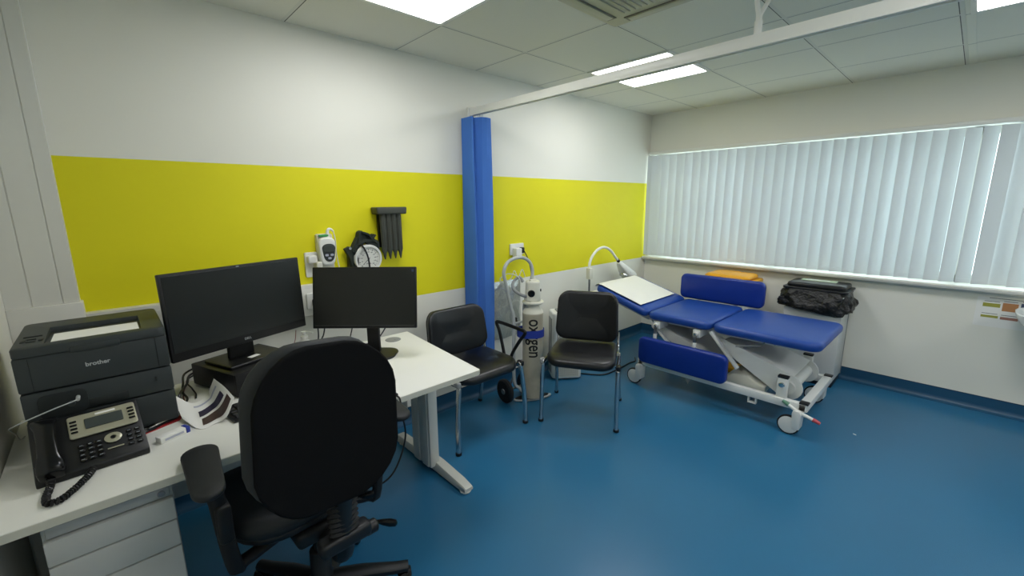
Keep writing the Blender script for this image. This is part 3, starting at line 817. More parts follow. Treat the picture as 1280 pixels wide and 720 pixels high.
# top cover with the sunken output tray
b = B(); z0, z1 = 1.043, 1.07
tx0, tx1, ty0, ty1 = -4.505, -4.288, -.656, -.435
ocx, ocy, ow, od = (px0+px1)/2, (py0-.004+py1)/2, px1-px0, py1-py0+.004
icx, icy, iw, id_ = (tx0+tx1)/2, (ty0+ty1)/2, tx1-tx0, ty1-ty0
levels = [(ocx, ocy, ow, od, .022, z0), (ocx, ocy, ow, od, .022, z1-.006), (ocx, ocy, ow-.004, od-.004, .020, z1-.002), (ocx, ocy, ow-.012, od-.012, .016, z1),
          (icx, icy, iw+.002, id_+.002, .004, z1), (icx, icy, iw, id_, .003, z1-.002), (icx, icy, iw, id_, .003, z0)]
rings = [[b.verts.new((cx_+x, cy_+y, z)) for x, y in rrect(w_, d_, r_)] for cx_, cy_, w_, d_, r_, z in levels]
for a, c in zip(rings, rings[1:]+rings[:1]):
    for k in range(len(a)): b.faces.new((a[k], a[(k+1) % len(a)], c[(k+1) % len(a)], c[k]))
obj('top_cover', b, 'printer_top', pr)
b = B(); prism(b, [(ty0-.01, 1.067), (ty1+.01, 1.054), (ty1+.01, 1.0545), (ty0-.01, 1.0675)], tx0-.01, tx1+.01, Matrix(((0, 0, 1, 0), (1, 0, 0, 0), (0, 1, 0, 0), (0, 0, 0, 1)))); obj('output_tray', b, 'printer_recess', pr)
b = B(); box(b, (-4.455, py0-.0065, 1.036), (-4.345, py0+.004, 1.056), .003); obj('cover_latch', b, 'printer_top', pr)
for x, y, w, h in ((-4.552, -.60, .01, .035), (-4.535, -.615, .02, .012), (-4.535, -.585, .02, .012), (-4.515, -.60, .010, .035), (-4.535, -.545, .04, .012)):
    b = B(); box(b, (x-w/2, y-h/2, 1.068), (x+w/2, y+h/2, 1.0725), .0015); obj('button', b, 'printer_recess', pr)
b = text_bm('brother', .0175, .0006, .0004); bmesh.ops.transform(b, matrix=T(-4.402, py0-.0008, .992) @ RX(PI/2), verts=b.verts); obj('lettering', b, 'brand_grey', body)
b = B(); box(b, (-4.440, py0+.001, .857), (-4.345, py0+.012, .884), .004); obj('tray_handle', b, 'printer_recess', pr)
b = B(); box(b, (-4.278, py0+.0005, .893), (-4.272, py0+.008, .908), .001); obj('level_window', b, 'printer_recess', pr)
b = B(); pad(b, .105, .075, .003, .02, .002, T(-4.49, py0+.0045, .885) @ RX(PI/2)); obj('shadow_patch', b, 'printer_recess', pr)  # dark patch standing in for the phone's shadow on the printer front
b = B(); cyl(b, (-4.475, py0+.002, .882), (-4.475, py0-.003, .882), .009, 16, bev=.001); obj('port_cover', b, 'printer_top', pr)
sh = B(); box(sh, (-4.492, -.654, 1.0685), (-4.294, -.525, 1.0697)); bmesh.ops.transform(sh, matrix=T(0, -.652, 1.063) @ RX(rad(-2.0)) @ T(0, .652, -1.063), verts=sh.verts)
bmesh.ops.translate(sh, vec=(0, 0, .0005), verts=sh.verts)
solo('paper_sheet', sh, 'paper', 'white paper sheet lying in the top tray of the dark printer', 'paper sheet')
b = B(); tube(b, [(-4.615, -.55, .78), (-4.608, -.66, .835), (-4.592, -.722, .862), (-4.56, -.732, .876), (-4.50, -.735, .894), (-4.462, -.72, .899), (-4.458, -.699, .900)], .0018, 8, smooth=6); cyl(b, (-4.458, -.72, .8995), (-4.458, -.694, .9), .005, 10)
tube(b, [(-4.615, -.55, .78), (-4.615, -.50, .74), (-4.61, -.46, .733)], .0018, 8, smooth=4)
solo('printer_cable', b, 'tube_grey', 'grey cable with a plug running across the front of the dark printer', 'cable')

# ================================================================== DESK PHONE
ph = thing('desk_phone', 'black desk phone with handset, silver display panel and keypad in front of the printer', 'phone', (-4.440, -.868, DZ), rad(4))
tilt = rad(33); PH = T(0, 0, .022) @ RX(tilt)                # face plane: x across, y up the slope
b = B(); prism(b, [(.0, 0), (.0, .018), (.006, .024), (.155, .122), (.163, .122), (.168, .115), (.168, .10), (.08, .0)], -.116, .118, Matrix(((0, 0, 1, 0), (1, 0, 0, 0), (0, 1, 0, 0), (0, 0, 0, 1))), .005, 2)
obj('body', b, 'black_plastic', ph, True)
b = B(); pad(b, .150, .080, .006, .008, .003, PH @ T(.035, .137, .0)); bez = obj('display_bezel', b, 'silver_plastic', ph, True)
b = B(); pad(b, .084, .036, .003, .003, .001, PH @ T(.037, .137, .006)); obj('display', b, 'lcd', bez, True)
b = B(); box(b, (.0, .162, .0055), (.045, .1685, .0072), .0005, 1, PH @ T(.02, 0, 0)); obj('name_strip', b, 'paper', bez, True)
for sx in (-.028, .098):
    for k in range(4):
        b = B(); pad(b, .015, .0062, .003, .002, .0012, PH @ T(sx, .117+.0125*k, .006)); obj('line_key', b, 'black_gloss', bez, True)
b = B()
for r in range(4):
    for c in range(3):
        bb = B(); pad(bb, .0145, .0105, .004, .003, .002, PH @ T(-.021+.0185*c, .022+.0155*r, .0)); k = obj('key', bb, 'black_gloss', ph, True)
        t = B(); box(t, (-.0035, -.0012, .0042), (.0035, .0012, .0046), 0, 1, PH @ T(-.021+.0185*c, .022+.0155*r, 0)); obj('key_legend', t, 'key_grey', k, True)
b.free()
for r in range(4):
    for c in range(2):
        bb = B(); pad(bb, .0145, .008, .003, .003, .0015, PH @ T(.083+.019*c, .030+.0155*r, .0)); k = obj('key', bb, 'black_gloss', ph, True)
        t = B(); box(t, (-.004, -.001, .0032), (.004, .001, .0036), 0, 1, PH @ T(.083+.019*c, .030+.0155*r, 0)); obj('key_legend', t, 'key_grey', k, True)
b = B(); lathe(b, [(.006, 0), (.016, 0), (.017, .003), (.013, .005), (.007, .005), (.006, .003)], 24, PH @ T(.047, .068, 0) @ Matrix.Scale(1.15, 4, (1, 0, 0)))
nav = obj('navigation_ring', b, 'silver_plastic', ph, True)
b = B(); lathe(b, [(0, 0), (.006, 0), (.006, .005), (0, .006)], 16, PH @ T(.047, .068, 0)); obj('centre_button', b, 'black_gloss', nav, True)
b = B(); box(b, (.03, .032, 0), (.066, .036, .002), .0008, 1, PH); obj('volume_key', b, 'silver_plastic', ph, True)
# handset: earpiece at the top, mouthpiece at the bottom, arched grip
b = B(); hs = [(.178, .010, .024, .024), (.172, .022, .027, .028), (.155, .030, .026, .024), (.135, .036, .021, .016), (.09, .040, .019, .014), (.045, .037, .021, .016), (.022, .031, .027, .024), (.004, .022, .028, .026), (-.008, .010, .024, .02)]
rings = []
for y, z, w, h in hs:
    rings.append([b.verts.new(PH @ V((-.083+w*math.copysign(abs(math.cos(2*PI*k/16))**.6, math.cos(2*PI*k/16)), y, z+h*.5*math.copysign(abs(math.sin(2*PI*k/16))**.6, math.sin(2*PI*k/16))))) for k in range(16)])
for a, c in zip(rings, rings[1:]):
    for k in range(16): b.faces.new((a[k], a[(k+1) % 16], c[(k+1) % 16], c[k]))
b.faces.new(rings[0]); b.faces.new(rings[-1][::-1])
obj('handset', b, 'black_gloss', ph, True, 60)
# coiled cord
P = catmull([(-4.525, -.872, .762), (-4.527, -.90, .742), (-4.532, -.95, .7395), (-4.527, -.988, .7395), (-4.505, -.99, .7395), (-4.478, -.95, .7395), (-4.455, -.90, .7395), (-4.445, -.868, .742)], 40)
b = B(); hel = []; s = 0
for i, p in enumerate(P):
    q = P[min(i+1, len(P)-1)]; o_ = P[max(i-1, 0)]; tg = (q-o_).normalized(); s += (p-o_).length if i else 0
    n1 = tg.cross(V((0, 0, 1))).normalized(); n2 = n1.cross(tg); a = s/.0042*2*PI*.5
    r_ = .0066 if 14 < i < len(P)-6 else .002
    hel.append(p+n1*r_*math.cos(a)+n2*r_*math.sin(a))
tube(b, hel, .0028, 6)
obj('coiled_cord', b, 'black_plastic', ph)

# ================================================================== SMALL THINGS ON THE DESK, LEFT
def slab(name, pts, z, th, m, label, cat, group=None):
    b = B(); prism(b, pts, z, z+th, None, min(.0006, th/3), 1); return solo(name, b, m, label, cat, group)
slab('folder', [(-4.322, -.69), (-4.226, -.665), (-4.20, -.56), (-4.222, -.55), (-4.222, -.64), (-4.30, -.695)][:0] or [(-4.33, -.712), (-4.232, -.672), (-4.205, -.60), (-4.228, -.592), (-4.30, -.70)], DZ, .004, 'red', 'red folder edge showing between the phone and the printed leaflet', 'folder')
slab('notebook', [(-4.318, -.700), (-4.238, -.660), (-4.212, -.592), (-4.229, -.586), (-4.30, -.694)], DZ+.0045, .006, 'dark_folder', 'dark notebook on the red folder beside the printer', 'notebook')
slab('card', [(-4.312, -.696), (-4.240, -.655), (-4.224, -.60), (-4.229, -.588), (-4.30, -.690)], DZ+.011, .003, 'paper', 'white card on the dark notebook beside the printer', 'card')
cb = thing('medicine_box', 'small white and blue carton lying in front of the printed leaflet', 'box', (-4.262, -.795, DZ), rad(24))
b = B(); box(b, (-.042, -.014, 0), (.032, .014, .02), .0015); obj('carton', b, 'paper', cb, True)
b = B(); box(b, (.0325, -.0145, -.0), (.044, .0145, .0202), .0012); obj('end_flap', b, 'blue_print', cb, True)
b = B()
for i in range(3): box(b, (-.03+.0, -.0147, .004+.005*i), (.02-.008*i, -.0138, .0062+.005*i))
obj('print_lines', b, 'print_lilac', cb, True) if False else b.free()
b = B(); box(b, (-.03, -.0147, .006), (.024, -.0138, .013)); obj('print_band', b, 'print_lilac', cb, True)

# printed leaflet, curled up at both sides
lf = thing('leaflet', 'curled white leaflet with two dark printed photographs lying in front of the computer', 'leaflet', (-4.16, -.70, DZ))
G = [[(-4.234, -.585, .797), (-4.189, -.622, .762), (-4.142, -.606, .765), (-4.128, -.599, .79), (-4.114, -.62, .832)],
     [(-4.231, -.643, .765), (-4.186, -.698, .742), (-4.135, -.677, .750), (-4.115, -.694, .78), (-4.094, -.691, .815)],
     [(-4.227, -.698, .744), (-4.192, -.796, .732), (-4.141, -.79, .734), (-4.115, -.809, .755), (-4.08, -.763, .795)]]
G = [[V(p) for p in r] for r in G]
R1 = refine(G, 6); obj('sheet', grid(B(), R1, .0008), 'paper', lf)
def on_leaf(u, v):
    fu, fv = u*(len(R1[0])-1), v*(len(R1)-1); i, j = min(int(fv), len(R1)-2), min(int(fu), len(R1[0])-2); a, c = fv-i, fu-j
    return (R1[i][j]*(1-c)+R1[i][j+1]*c)*(1-a)+(R1[i+1][j]*(1-c)+R1[i+1][j+1]*c)*a
def patch(name, u0, u1, v0, v1, m):
    rows = []
    for i in range(5):
        rows.append([])
        for j in range(13):
            p = on_leaf(u0+(u1-u0)*j/12, v0+(v1-v0)*i/4); p2 = on_leaf(u0+(u1-u0)*j/12+.01, v0+(v1-v0)*i/4); p3 = on_leaf(u0+(u1-u0)*j/12, v0+(v1-v0)*i/4+.02)
            n = (p2-p).cross(p3-p).normalized(); n = n if n.dot(V((-4.33, -2.46, 1.46))-p) > 0 else -n
            rows[-1].append(p+n*.0012)
    obj(name, grid(B(), rows, .0003), m, lf)
patch('printed_photo', .28, .88, .40, .60, 'photo_dark'); patch('printed_photo', .30, .95, .68, .90, 'photo_brown'); patch('print_band', .25, .9, .16, .22, 'print_lilac')

# ================================================================== COMPUTER AND MONITORS
PCR = T(-3.964, -.423, DZ) @ RZ(rad(20))
pc = thing('computer', 'black slim computer with mesh front lying under the larger monitor', 'computer', (-3.964, -.423, DZ), rad(20))
b = B(); box(b, (-.145, -.145, .004), (.145, .145, .092), .005); obj('case', b, 'black_plastic', pc, True)
b = B(); box(b, (-.146, -.158, .004), (.146, -.143, .093), .004); fr_ = obj('front_panel', b, 'black_matte', pc, True)
b = B(); pad(b, .20, .068, .004, .006, .001, T(.03, -.158, .047) @ RX(PI/2)); obj('mesh_grille', b, 'bezel', fr_, True)
b = B()
for i in range(24): bar(b, (-.065+.008*i, -.1622, .016), (-.055+.008*i, -.1622, .078), .0022, .0012, 0, (0, 1, 0))
o = obj('grille_bars', b, 'grey_plastic', fr_, True); b = B()
bpy.data.objects.remove(o); b.free()
M['mesh'] = None
def mesh_mat():
    m = mat('black punched mesh', '1b1d1f', .5); N = m.node_tree.nodes; L = m.node_tree.links; bb = N['Principled BSDF']
    tc = N.new('ShaderNodeTexCoord'); w = N.new('ShaderNodeTexWave'); w.inputs['Scale'].default_value = 75; w.bands_direction = 'DIAGONAL'
    L.new(tc.outputs['Object'], w.inputs['Vector']); rp = N.new('ShaderNodeValToRGB'); rp.color_ramp.elements[0].color = S('08090a'); rp.color_ramp.elements[1].color = S('34383b')
    L.new(w.outputs['Fac'], rp.inputs['Fac']); L.new(rp.outputs['Color'], bb.inputs['Base Color']); return m
M['mesh'] = mesh_mat()
for o in bpy.data.objects:
    if o.name == 'mesh_grille': o.data.materials[0] = M['mesh']
for y in (-.13, .13):
    for x in (-.13, .13):
        b = B(); lathe(b, [(0, 0), (.008, 0), (.008, .005), (0, .005)], 12, T(x, y, 0)); obj('rubber_foot', b, 'black_matte', pc, True)
b = B(); cyl(b, (.125, -.157, .05), (.125, -.1605, .05), .008, 18); obj('power_button', b, 'steel', pc, True)

def monitor(name, label, root, rz, W, Ht, centre, tilt, chin, stand):
    t = thing(name, label, 'monitor', root, rz)
    c = V(centre)-V(root); c.rotate(Matrix.Rotation(-rz, 3, 'Z'))
    MM = T(*c) @ RX(-tilt)            # local plane: x across, z up, front is -y
    b = B(); box(b, (-W/2, 0, -Ht/2), (W/2, .018, Ht/2), .004, 2, MM); box(b, (-W*.36, .016, -Ht*.36), (W*.36, .042, Ht*.36), .012, 2, MM); obj('housing', b, 'bezel', t, True)
    b = B(); box(b, (-W/2+.009, -.0012, -Ht/2+chin), (W/2-.009, .004, Ht/2-.009), .0008, 1, MM); obj('screen', b, 'screen', t, True)
    stand(t, MM, c)
    return t, MM
def stand1(t, MM, c):
    b = B(); pad(b, .225, .185, .012, .006, .004, T(0, 0, .0)); obj('stand_base', b, 'black_plastic', t, True)
    b = B(); box(b, (-.052, .012, .008), (.052, .034, .125), .006); bar(b, (0, .024, .11), (0, c.y+.05, c.z-.02), .09, .03, .006, (0, 1, 0)); box(b, (-.06, .03, -.06), (.06, .055, .06), .006, 2, MM); obj('stand_neck', b, 'black_matte', t, True)
t, MM = monitor('monitor', 'larger black monitor standing on the black computer, tilted left of the second monitor', (-3.972, -.425, DZ+.093), rad(20), .550, .322, (-3.962, -.464, 1.062), rad(2), .034, stand1)
b = text_bm('DELL', .0125, .0005); bmesh.ops.transform(b, matrix=MM @ T(.0, -.0012, -.161+.018) @ RX(PI/2), verts=b.verts); obj('lettering', b, 'brand_grey', t, True)
b = B(); box(b, (-.006, -.0015, .153), (.006, .001, .158), .0006, 1, MM); obj('indicator', b, 'key_grey', t, True)
b = B(); box(b, (-.015, -.055, .0115), (.03, -.03, .0125)); bmesh.ops.transform(b, matrix=RZ(rad(8)), verts=b.verts); obj('sticker', b, 'paper', t, True, label='white sticker')
def stand2(t, MM, c):
    b = B(); pad(b, .235, .17, .010, .06, .005, T(0, 0, 0)); obj('stand_base', b, 'black_plastic', t, True)
    b = B(); box(b, (-.030, .018, .008), (.030, .045, .30), .006); box(b, (-.05, .016, -.05), (.05, .05, .05), .006, 2, MM); obj('stand_neck', b, 'black_matte', t, True)
a2 = math.atan2(-.684, .729)
t, MM = monitor('monitor', 'smaller black monitor on a slim stand below the blood pressure gauge', (-3.452, -.520, DZ), a2, .494, .292, (-3.475, -.522, 1.022), rad(10.5), .014, stand2)
b = B(); box(b, (.226, -.0022, .122), (.236, -.0008, .134), 0, 1, MM); obj('energy_sticker', b, 'navy', t, True, label='small blue sticker')
b = B(); box(b, (-.235, -.0018, -.1325), (.235, .001, -.1318), 0, 1, MM); obj('bezel_line', b, 'steel', t, True)

kb = thing('keyboard', 'black keyboard on the white desk, mostly hidden behind the office chair', 'keyboard', (-3.898, -.735, DZ), rad(8))
b = B(); box(b, (-.215, -.07, 0), (.215, .07, .014), .004); obj('case', b, 'black_plastic', kb, True)
for r in range(5):
    for c in range(15):
        b = B(); box(b, (-.205+.0265*c, -.062+.0245*r, .013), (-.182+.0265*c, -.042+.0245*r, .020), .003, 1); obj('key', b, 'black_matte', kb, True)
slab('paper_sheet', [(-4.06, -.655), (-3.86, -.60), (-3.90, -.535), (-4.035, -.578)], DZ, .0008, 'paper', 'white paper sheet on the desk between the computer and the keyboard', 'paper sheet')

sn = thing('sanitizer_bottle', 'white pump bottle standing on the desk between the two monitors', 'bottle', (-3.690, -.285, DZ))
b = B(); lathe(b, [(0, 0), (.031, 0), (.034, .004), (.034, .060), (.030, .075), (.016, .090), (.014, .098), (0, .098)], 24); bmesh.ops.scale(b, vec=(1, 1, .86), verts=b.verts); obj('bottle', b, 'white_plastic', sn, True)
b = B(); lathe(b, [(.016, .096), (.017, .098), (.017, .112), (.012, .116), (.006, .118), (.006, .130), (.012, .131), (.012, .139), (0, .141)], 20); tube(b, [(0, 0, .135), (.02, -.02, .136), (.032, -.032, .131)], .005, 8); bmesh.ops.scale(b, vec=(1, 1, .86), verts=b.verts); obj('pump', b, 'white_plastic', sn, True)
# cables on and behind the desk
def cable(pts, r, m, label, name='cable', n=8, sm=8):
    b = B(); tube(b, pts, r, n, smooth=sm); return solo(name, b, m, label, 'cable')
cable([(-4.05, -.26, .80), (-4.10, -.30, .798), (-4.172, -.335, .785), (-4.19, -.42, .772), (-4.198, -.46, .752), (-4.19, -.50, .738), (-4.205, -.55, .735)], .004, 'black_plastic', 'black cable arching from the back of the larger monitor down to the desk')
cable([(-4.06, -.25, .76), (-4.15, -.30, .765), (-4.18, -.44, .775), (-4.21, -.53, .775), (-4.228, -.57, .745), (-4.236, -.61, .736)], .0045, 'black_plastic', 'black cable running between the printer and the computer towards the leaflet')
cable([(-4.11, -.27, .76), (-4.17, -.33, .752), (-4.165, -.42, .745), (-4.16, -.47, .737), (-4.165, -.51, .7355)], .003, 'black_plastic', 'thin black cable curling on the desk beside the left side of the computer')
cable([(-4.16, -.28, .735), (-4.19, -.40, .734), (-4.20, -.50, .734), (-4.195, -.57, .734), (-4.21, -.62, .734)], .002, 'cable_red', 'thin brown cable on the desk behind the curled leaflet')
cable([(-3.600, -.22, .86), (-3.606, -.235, .80), (-3.615, -.24, .742), (-3.62, -.24, .60), (-3.60, -.2, .45)], .0035, 'black_plastic', 'black cable dropping behind the desk at the left edge of the smaller monitor')
cable([(-3.56, -.22, .86), (-3.58, -.235, .80), (-3.605, -.24, .745), (-3.60, -.23, .60)], .0035, 'black_plastic', 'black cable slanting down behind the smaller monitor near its left corner')
cable([(-3.42, -.24, .85), (-3.437, -.25, .80), (-3.455, -.255, .74), (-3.46, -.25, .62)], .003, 'black_plastic', 'black cable hanging behind the desk left of the slim monitor stand')
cable([(-3.26, -.30, .80), (-3.30, -.32, .765), (-3.36, -.36, .745), (-3.45, -.36, .7345), (-3.53, -.37, .7345), (-3.58, -.42, .7345)], .0035, 'black_plastic', 'black cable looping behind the slim stand of the smaller monitor onto the desk')
cable([(-3.70, -.20, .84), (-3.712, -.21, .79), (-3.74, -.235, .76), (-3.752, -.275, .745), (-3.758, -.30, .7335), (-3.77, -.33, .7335)], .0018, 'cable_red', 'thin reddish cable hanging left of the white pump bottle')
b = B(); tube(b, [(-3.60, -1.0, .7345), (-3.60, -1.035, .735), (-3.60, -1.055, .727), (-3.598, -1.055, .68), (-3.584, -1.05, .57), (-3.62, -1.05, .47), (-3.67, -1.05, .42), (-3.73, -1.03, .41), (-3.80, -.95, .44)], .0035, 8, smooth=8); box(b, (-3.607, -1.03, .7305), (-3.593, -.985, .7425), .003)
solo('cable', b, 'black_plastic', 'black cable with plug hanging over the desk front beside the office chair', 'cable')
# ================================================================== THINGS ON THE YELLOW WALL
WALL = Matrix(((1, 0, 0, 0), (0, 0, -1, 0), (0, 1, 0, 0), (0, 0, 0, 1)))     # local z becomes -y, local y becomes z
def wall_pad(b, x, z, w, h, d, rc, re, y=0): return pad(b, w, h, d, rc, re, T(x, -y, z) @ RX(PI/2), re2=.0005)
sk = thing('wall_socket', 'white double wall socket with a plugged in adapter left of the thermometer', 'socket', (-3.535, 0, 1.07))
b = B(); wall_pad(b, -3.520, 1.135, .09, .136, .012, .008, .003); obj('face_plate', b, 'white_plastic', sk)
b = B(); wall_pad(b, -3.532, 1.165, .05, .045, .028, .012, .008, .012); obj('adapter', b, 'white_plastic', sk)
b = B(); wall_pad(b, -3.507, 1.125, .032, .055, .05, .008, .006, .012); obj('adapter', b, 'cream_plastic', sk)
b = B(); wall_pad(b, -3.515, 1.09, .012, .02, .004, .002, .001, .012); obj('rocker_switch', b, 'white_plastic', sk)
s2 = thing('wall_socket', 'white wall socket with a black plug on the trunking beside the smaller monitor', 'socket', (-3.56, -.05, .895))
b = B(); wall_pad(b, -3.548, .945, .086, .086, .010, .006, .003, .053); obj('face_plate', b, 'white_plastic', s2)
b = B(); wall_pad(b, -3.545, .935, .04, .042, .03, .008, .006, .063); obj('plug', b, 'black_plastic', s2)
b = B(); wall_pad(b, -3.525, .936, .02, .03, .05, .004, .004, .063); obj('plug', b, 'white_plastic', s2)
s3 = thing('wall_socket', 'white double wall socket with a white adapter above the oxygen cylinder', 'socket', (-1.975, 0, 1.04))
b = B(); wall_pad(b, -1.975, 1.100, .146, .088, .012, .006, .003); obj('face_plate', b, 'white_plastic', s3)
b = B(); wall_pad(b, -1.995, 1.075, .062, .072, .045, .008, .006, .012); obj('adapter', b, 'white_plastic', s3)
b = B(); wall_pad(b, -1.935, 1.09, .03, .045, .03, .006, .005, .012); obj('plug', b, 'black_plastic', s3)

th = thing('thermometer', 'grey and white wall mounted electronic ear thermometer with a small screen', 'thermometer', (-3.455, -.03, 1.08))
b = B(); wall_pad(b, -3.457, 1.18, .085, .24, .03, .012, .006); obj('wall_bracket', b, 'cream_plastic', th)
b = B(); pad(b, .088, .155, .032, .035, .012, T(-3.457, -.03, 1.205) @ RX(PI/2), lambda c: (c.x*(1+.10*c.y/.08), c.y, c.z)); bd = obj('body', b, 'white_plastic', th)
b = B(); pad(b, .064, .098, .004, .028, .002, T(-3.452, -.061, 1.198) @ RX(PI/2), lambda c: (c.x*(1+.25*c.y/.05), c.y, c.z)); fc = obj('face', b, 'printer_top', bd)
b = B(); pad(b, .056, .036, .002, .006, .001, T(-3.452, -.065, 1.22) @ RX(PI/2)); obj('display', b, 'lcd', fc)
for k, (dx, dz) in enumerate(((-.014, 1.186), (.014, 1.186), (0, 1.168))):
    b = B(); pad(b, .018, .012, .003, .005, .001, T(-3.452+dx, -.065, dz) @ RX(PI/2)); obj('button', b, 'print_lilac', fc)
b = B(); box(b, (-3.49, -.045, 1.285), (-3.44, -.012, 1.297), .003); obj('probe_cover_box', b, 'green_plastic', th, label='green top strip')
b = B(); tube(b, [(-3.445, -.035, 1.28), (-3.44, -.035, 1.318), (-3.425, -.035, 1.325), (-3.41, -.035, 1.312)], [.010, .009, .007, .005], 10, smooth=4); obj('probe', b, 'white_plastic', th)
b = B(); tube(b, [(-3.41, -.035, 1.313), (-3.402, -.035, 1.26), (-3.40, -.03, 1.18), (-3.385, -.03, 1.05), (-3.40, -.03, 1.02), (-3.43, -.03, 1.05), (-3.44, -.03, 1.08)], .003, 8, smooth=6); obj('probe_cord', b, 'cream_plastic', th)

bp = thing('blood_pressure_gauge', 'round white dial blood pressure gauge on the yellow wall with a black cuff behind', 'blood pressure gauge', (-3.23, -.06, 1.03))
GC = (-3.232, -.055, 1.145)
GM = T(*GC) @ RX(rad(90+4)) @ RZ(0)
b = B(); lathe(b, [(0, -.02), (.068, -.02), (.082, -.004), (.084, .012), (.080, .020), (.070, .020), (.066, .012), (0, .012)], 48, GM); g = obj('housing', b, 'white_plastic', bp)
b = B(); lathe(b, [(0, .0122), (.0655, .0122), (.0655, .0135), (0, .0135)], 48, GM); df = obj('dial', b, 'dial_white', g)
b = B()
for k in range(31):
    a = rad(-135+9*k-90+ -0); a = rad(225-9*k); r0 = .050 if k % 3 == 0 else .055
    bar(b, GM @ V((r0*math.cos(a), r0*math.sin(a), .0138)), GM @ V((.060*math.cos(a), .060*math.sin(a), .0138)), .003 if k % 3 == 0 else .0012, .0006, 0, GM.to_3x3() @ V((0, 0, 1)))
for k in range(0, 31, 3):
    a = rad(225-9*k); t = text_bm(str(k*10), .009, .0003); merge(b, t, GM @ T(.041*math.cos(a), .041*math.sin(a), .0138))
merge(b, text_bm('mmHg', .011, .0003), GM @ T(0, -.026, .0138))
obj('scale_marks', b, 'ink_black', df)
b = B(); a = rad(223); bar(b, GM @ V((.012*math.cos(a+PI), .012*math.sin(a+PI), .0145)), GM @ V((.045*math.cos(a), .045*math.sin(a), .0145)), .002, .001, 0, GM.to_3x3() @ V((0, 0, 1))); cyl(b, GM @ V((0, 0, .0138)), GM @ V((0, 0, .018)), .005, 14); obj('needle', b, 'ink_black', df)
b = B(); box(b, (-3.335, -.035, 1.05), (-3.165, -.0, 1.20), .008); box(b, (-3.31, -.07, 1.0), (-3.29, -.0, 1.2), .004); obj('cuff_basket', b, 'black_plastic', bp)
def fold(pts, y0, y1, th=.010):
    bb = B(); P2 = catmull([(x, 0, z) for x, z in pts], 6); n = len(P2); L0 = []; up = []
    for i, p in enumerate(P2):
        tg = (P2[min(i+1, n-1)]-P2[max(i-1, 0)]).normalized(); nn = V((-tg.z, 0, tg.x))*th/2
        L0.append([p+nn, p-nn])
    rings = [[bb.verts.new((q.x, yy, q.z)) for q, yy in ((a, y0), (a, y1), (c, y1), (c, y0))] for a, c in L0]
    for r0, r1 in zip(rings, rings[1:]):
        for k in range(4): bb.faces.new((r0[k], r0[(k+1) % 4], r1[(k+1) % 4], r1[k]))
    bb.faces.new(rings[0][::-1]); bb.faces.new(rings[-1]); return bb
b = fold([(-3.315, 1.02), (-3.308, 1.12), (-3.285, 1.215), (-3.27, 1.29), (-3.255, 1.305)], -.065, -.015)
merge(b, fold([(-3.262, 1.302), (-3.22, 1.285), (-3.20, 1.262), (-3.178, 1.282)], -.070, -.012)); merge(b, fold([(-3.315, 1.19), (-3.27, 1.24), (-3.21, 1.25), (-3.165, 1.238), (-3.163, 1.17)], -.060, -.010, .014))
merge(b, fold([(-3.30, 1.19), (-3.25, 1.265), (-3.20, 1.245), (-3.175, 1.20)], -.052, -.015, .05))
merge(b, fold([(-3.305, 1.06), (-3.315, 1.15), (-3.335, 1.195), (-3.345, 1.215)], -.050, -.02, .03))
obj('cuff', b, 'cuff_green', bp)
b = B(); cyl(b, (-3.33, -.055, 1.212), (-3.33, -.05, 1.212), .008, 12); obj('cuff_stud', b, 'chrome', bp)
b = B(); tube(b, [(-3.282, -.06, 1.228), (-3.27, -.085, 1.222), (-3.255, -.10, 1.18), (-3.245, -.10, 1.13), (-3.242, -.095, 1.06), (-3.25, -.085, 1.00), (-3.27, -.07, .98), (-3.29, -.05, 1.01)], .0048, 10, smooth=6); obj('hose', b, 'black_plastic', bp)

ds = thing('tube_holder', 'dark wall mounted holder with four hanging black ribbed tubes above the round dial', 'holder', (-3.07, -.05, 1.12))
b = B(); pad(b, .19, .085, .042, .012, .008, T(-3.072, -.046, 1.398), lambda c: (c.x*(1+.05*c.z/.04), c.y, c.z)); obj('shelf', b, 'holder_grey', ds)
b = B(); box(b, (-3.135, -.02, 1.2), (-3.01, 0, 1.40), .004); obj('back_plate', b, 'black_plastic', ds)
for k in range(4):
    x = -3.126+.0345*k; y = -.058
    b = B(); tube(b, [(x, y, 1.40), (x+.003, y, 1.18), (x+.004, y, 1.165), (x+.004, y, 1.15), (x+.005, y, 1.13)], [.0165, .0155, .010, .008, .003], 14)
    for a0 in range(5): tube(b, [(x+.0165*math.cos(rad(200+35*a0)), y+.0165*math.sin(rad(200+35*a0)), 1.395), (x+.003+.0155*math.cos(rad(200+35*a0)), y+.0155*math.sin(rad(200+35*a0)), 1.185)], .002, 5)
    obj('tube', b, 'holder_grey', ds)

# clear plastic sheet on the wall behind the oxygen
rows = []
for i in range(9):
    rows.append([])
    for j in range(9):
        x = -2.29+.36*j/8; z = .86-.46*i/8
        rows[-1].append((x, -.0122-.006*math.sin(3.1*j/8*PI+i*.5)-.004*math.sin(i*1.3+j*.7) if (i and j not in (0, 8)) else -.0004, z))
solo('plastic_sheet', grid(B(), refine(rows, 3), .0012), 'clear_plastic', 'clear shiny plastic sheet hanging on the white wall between curtain and oxygen trolley', 'plastic sheet')

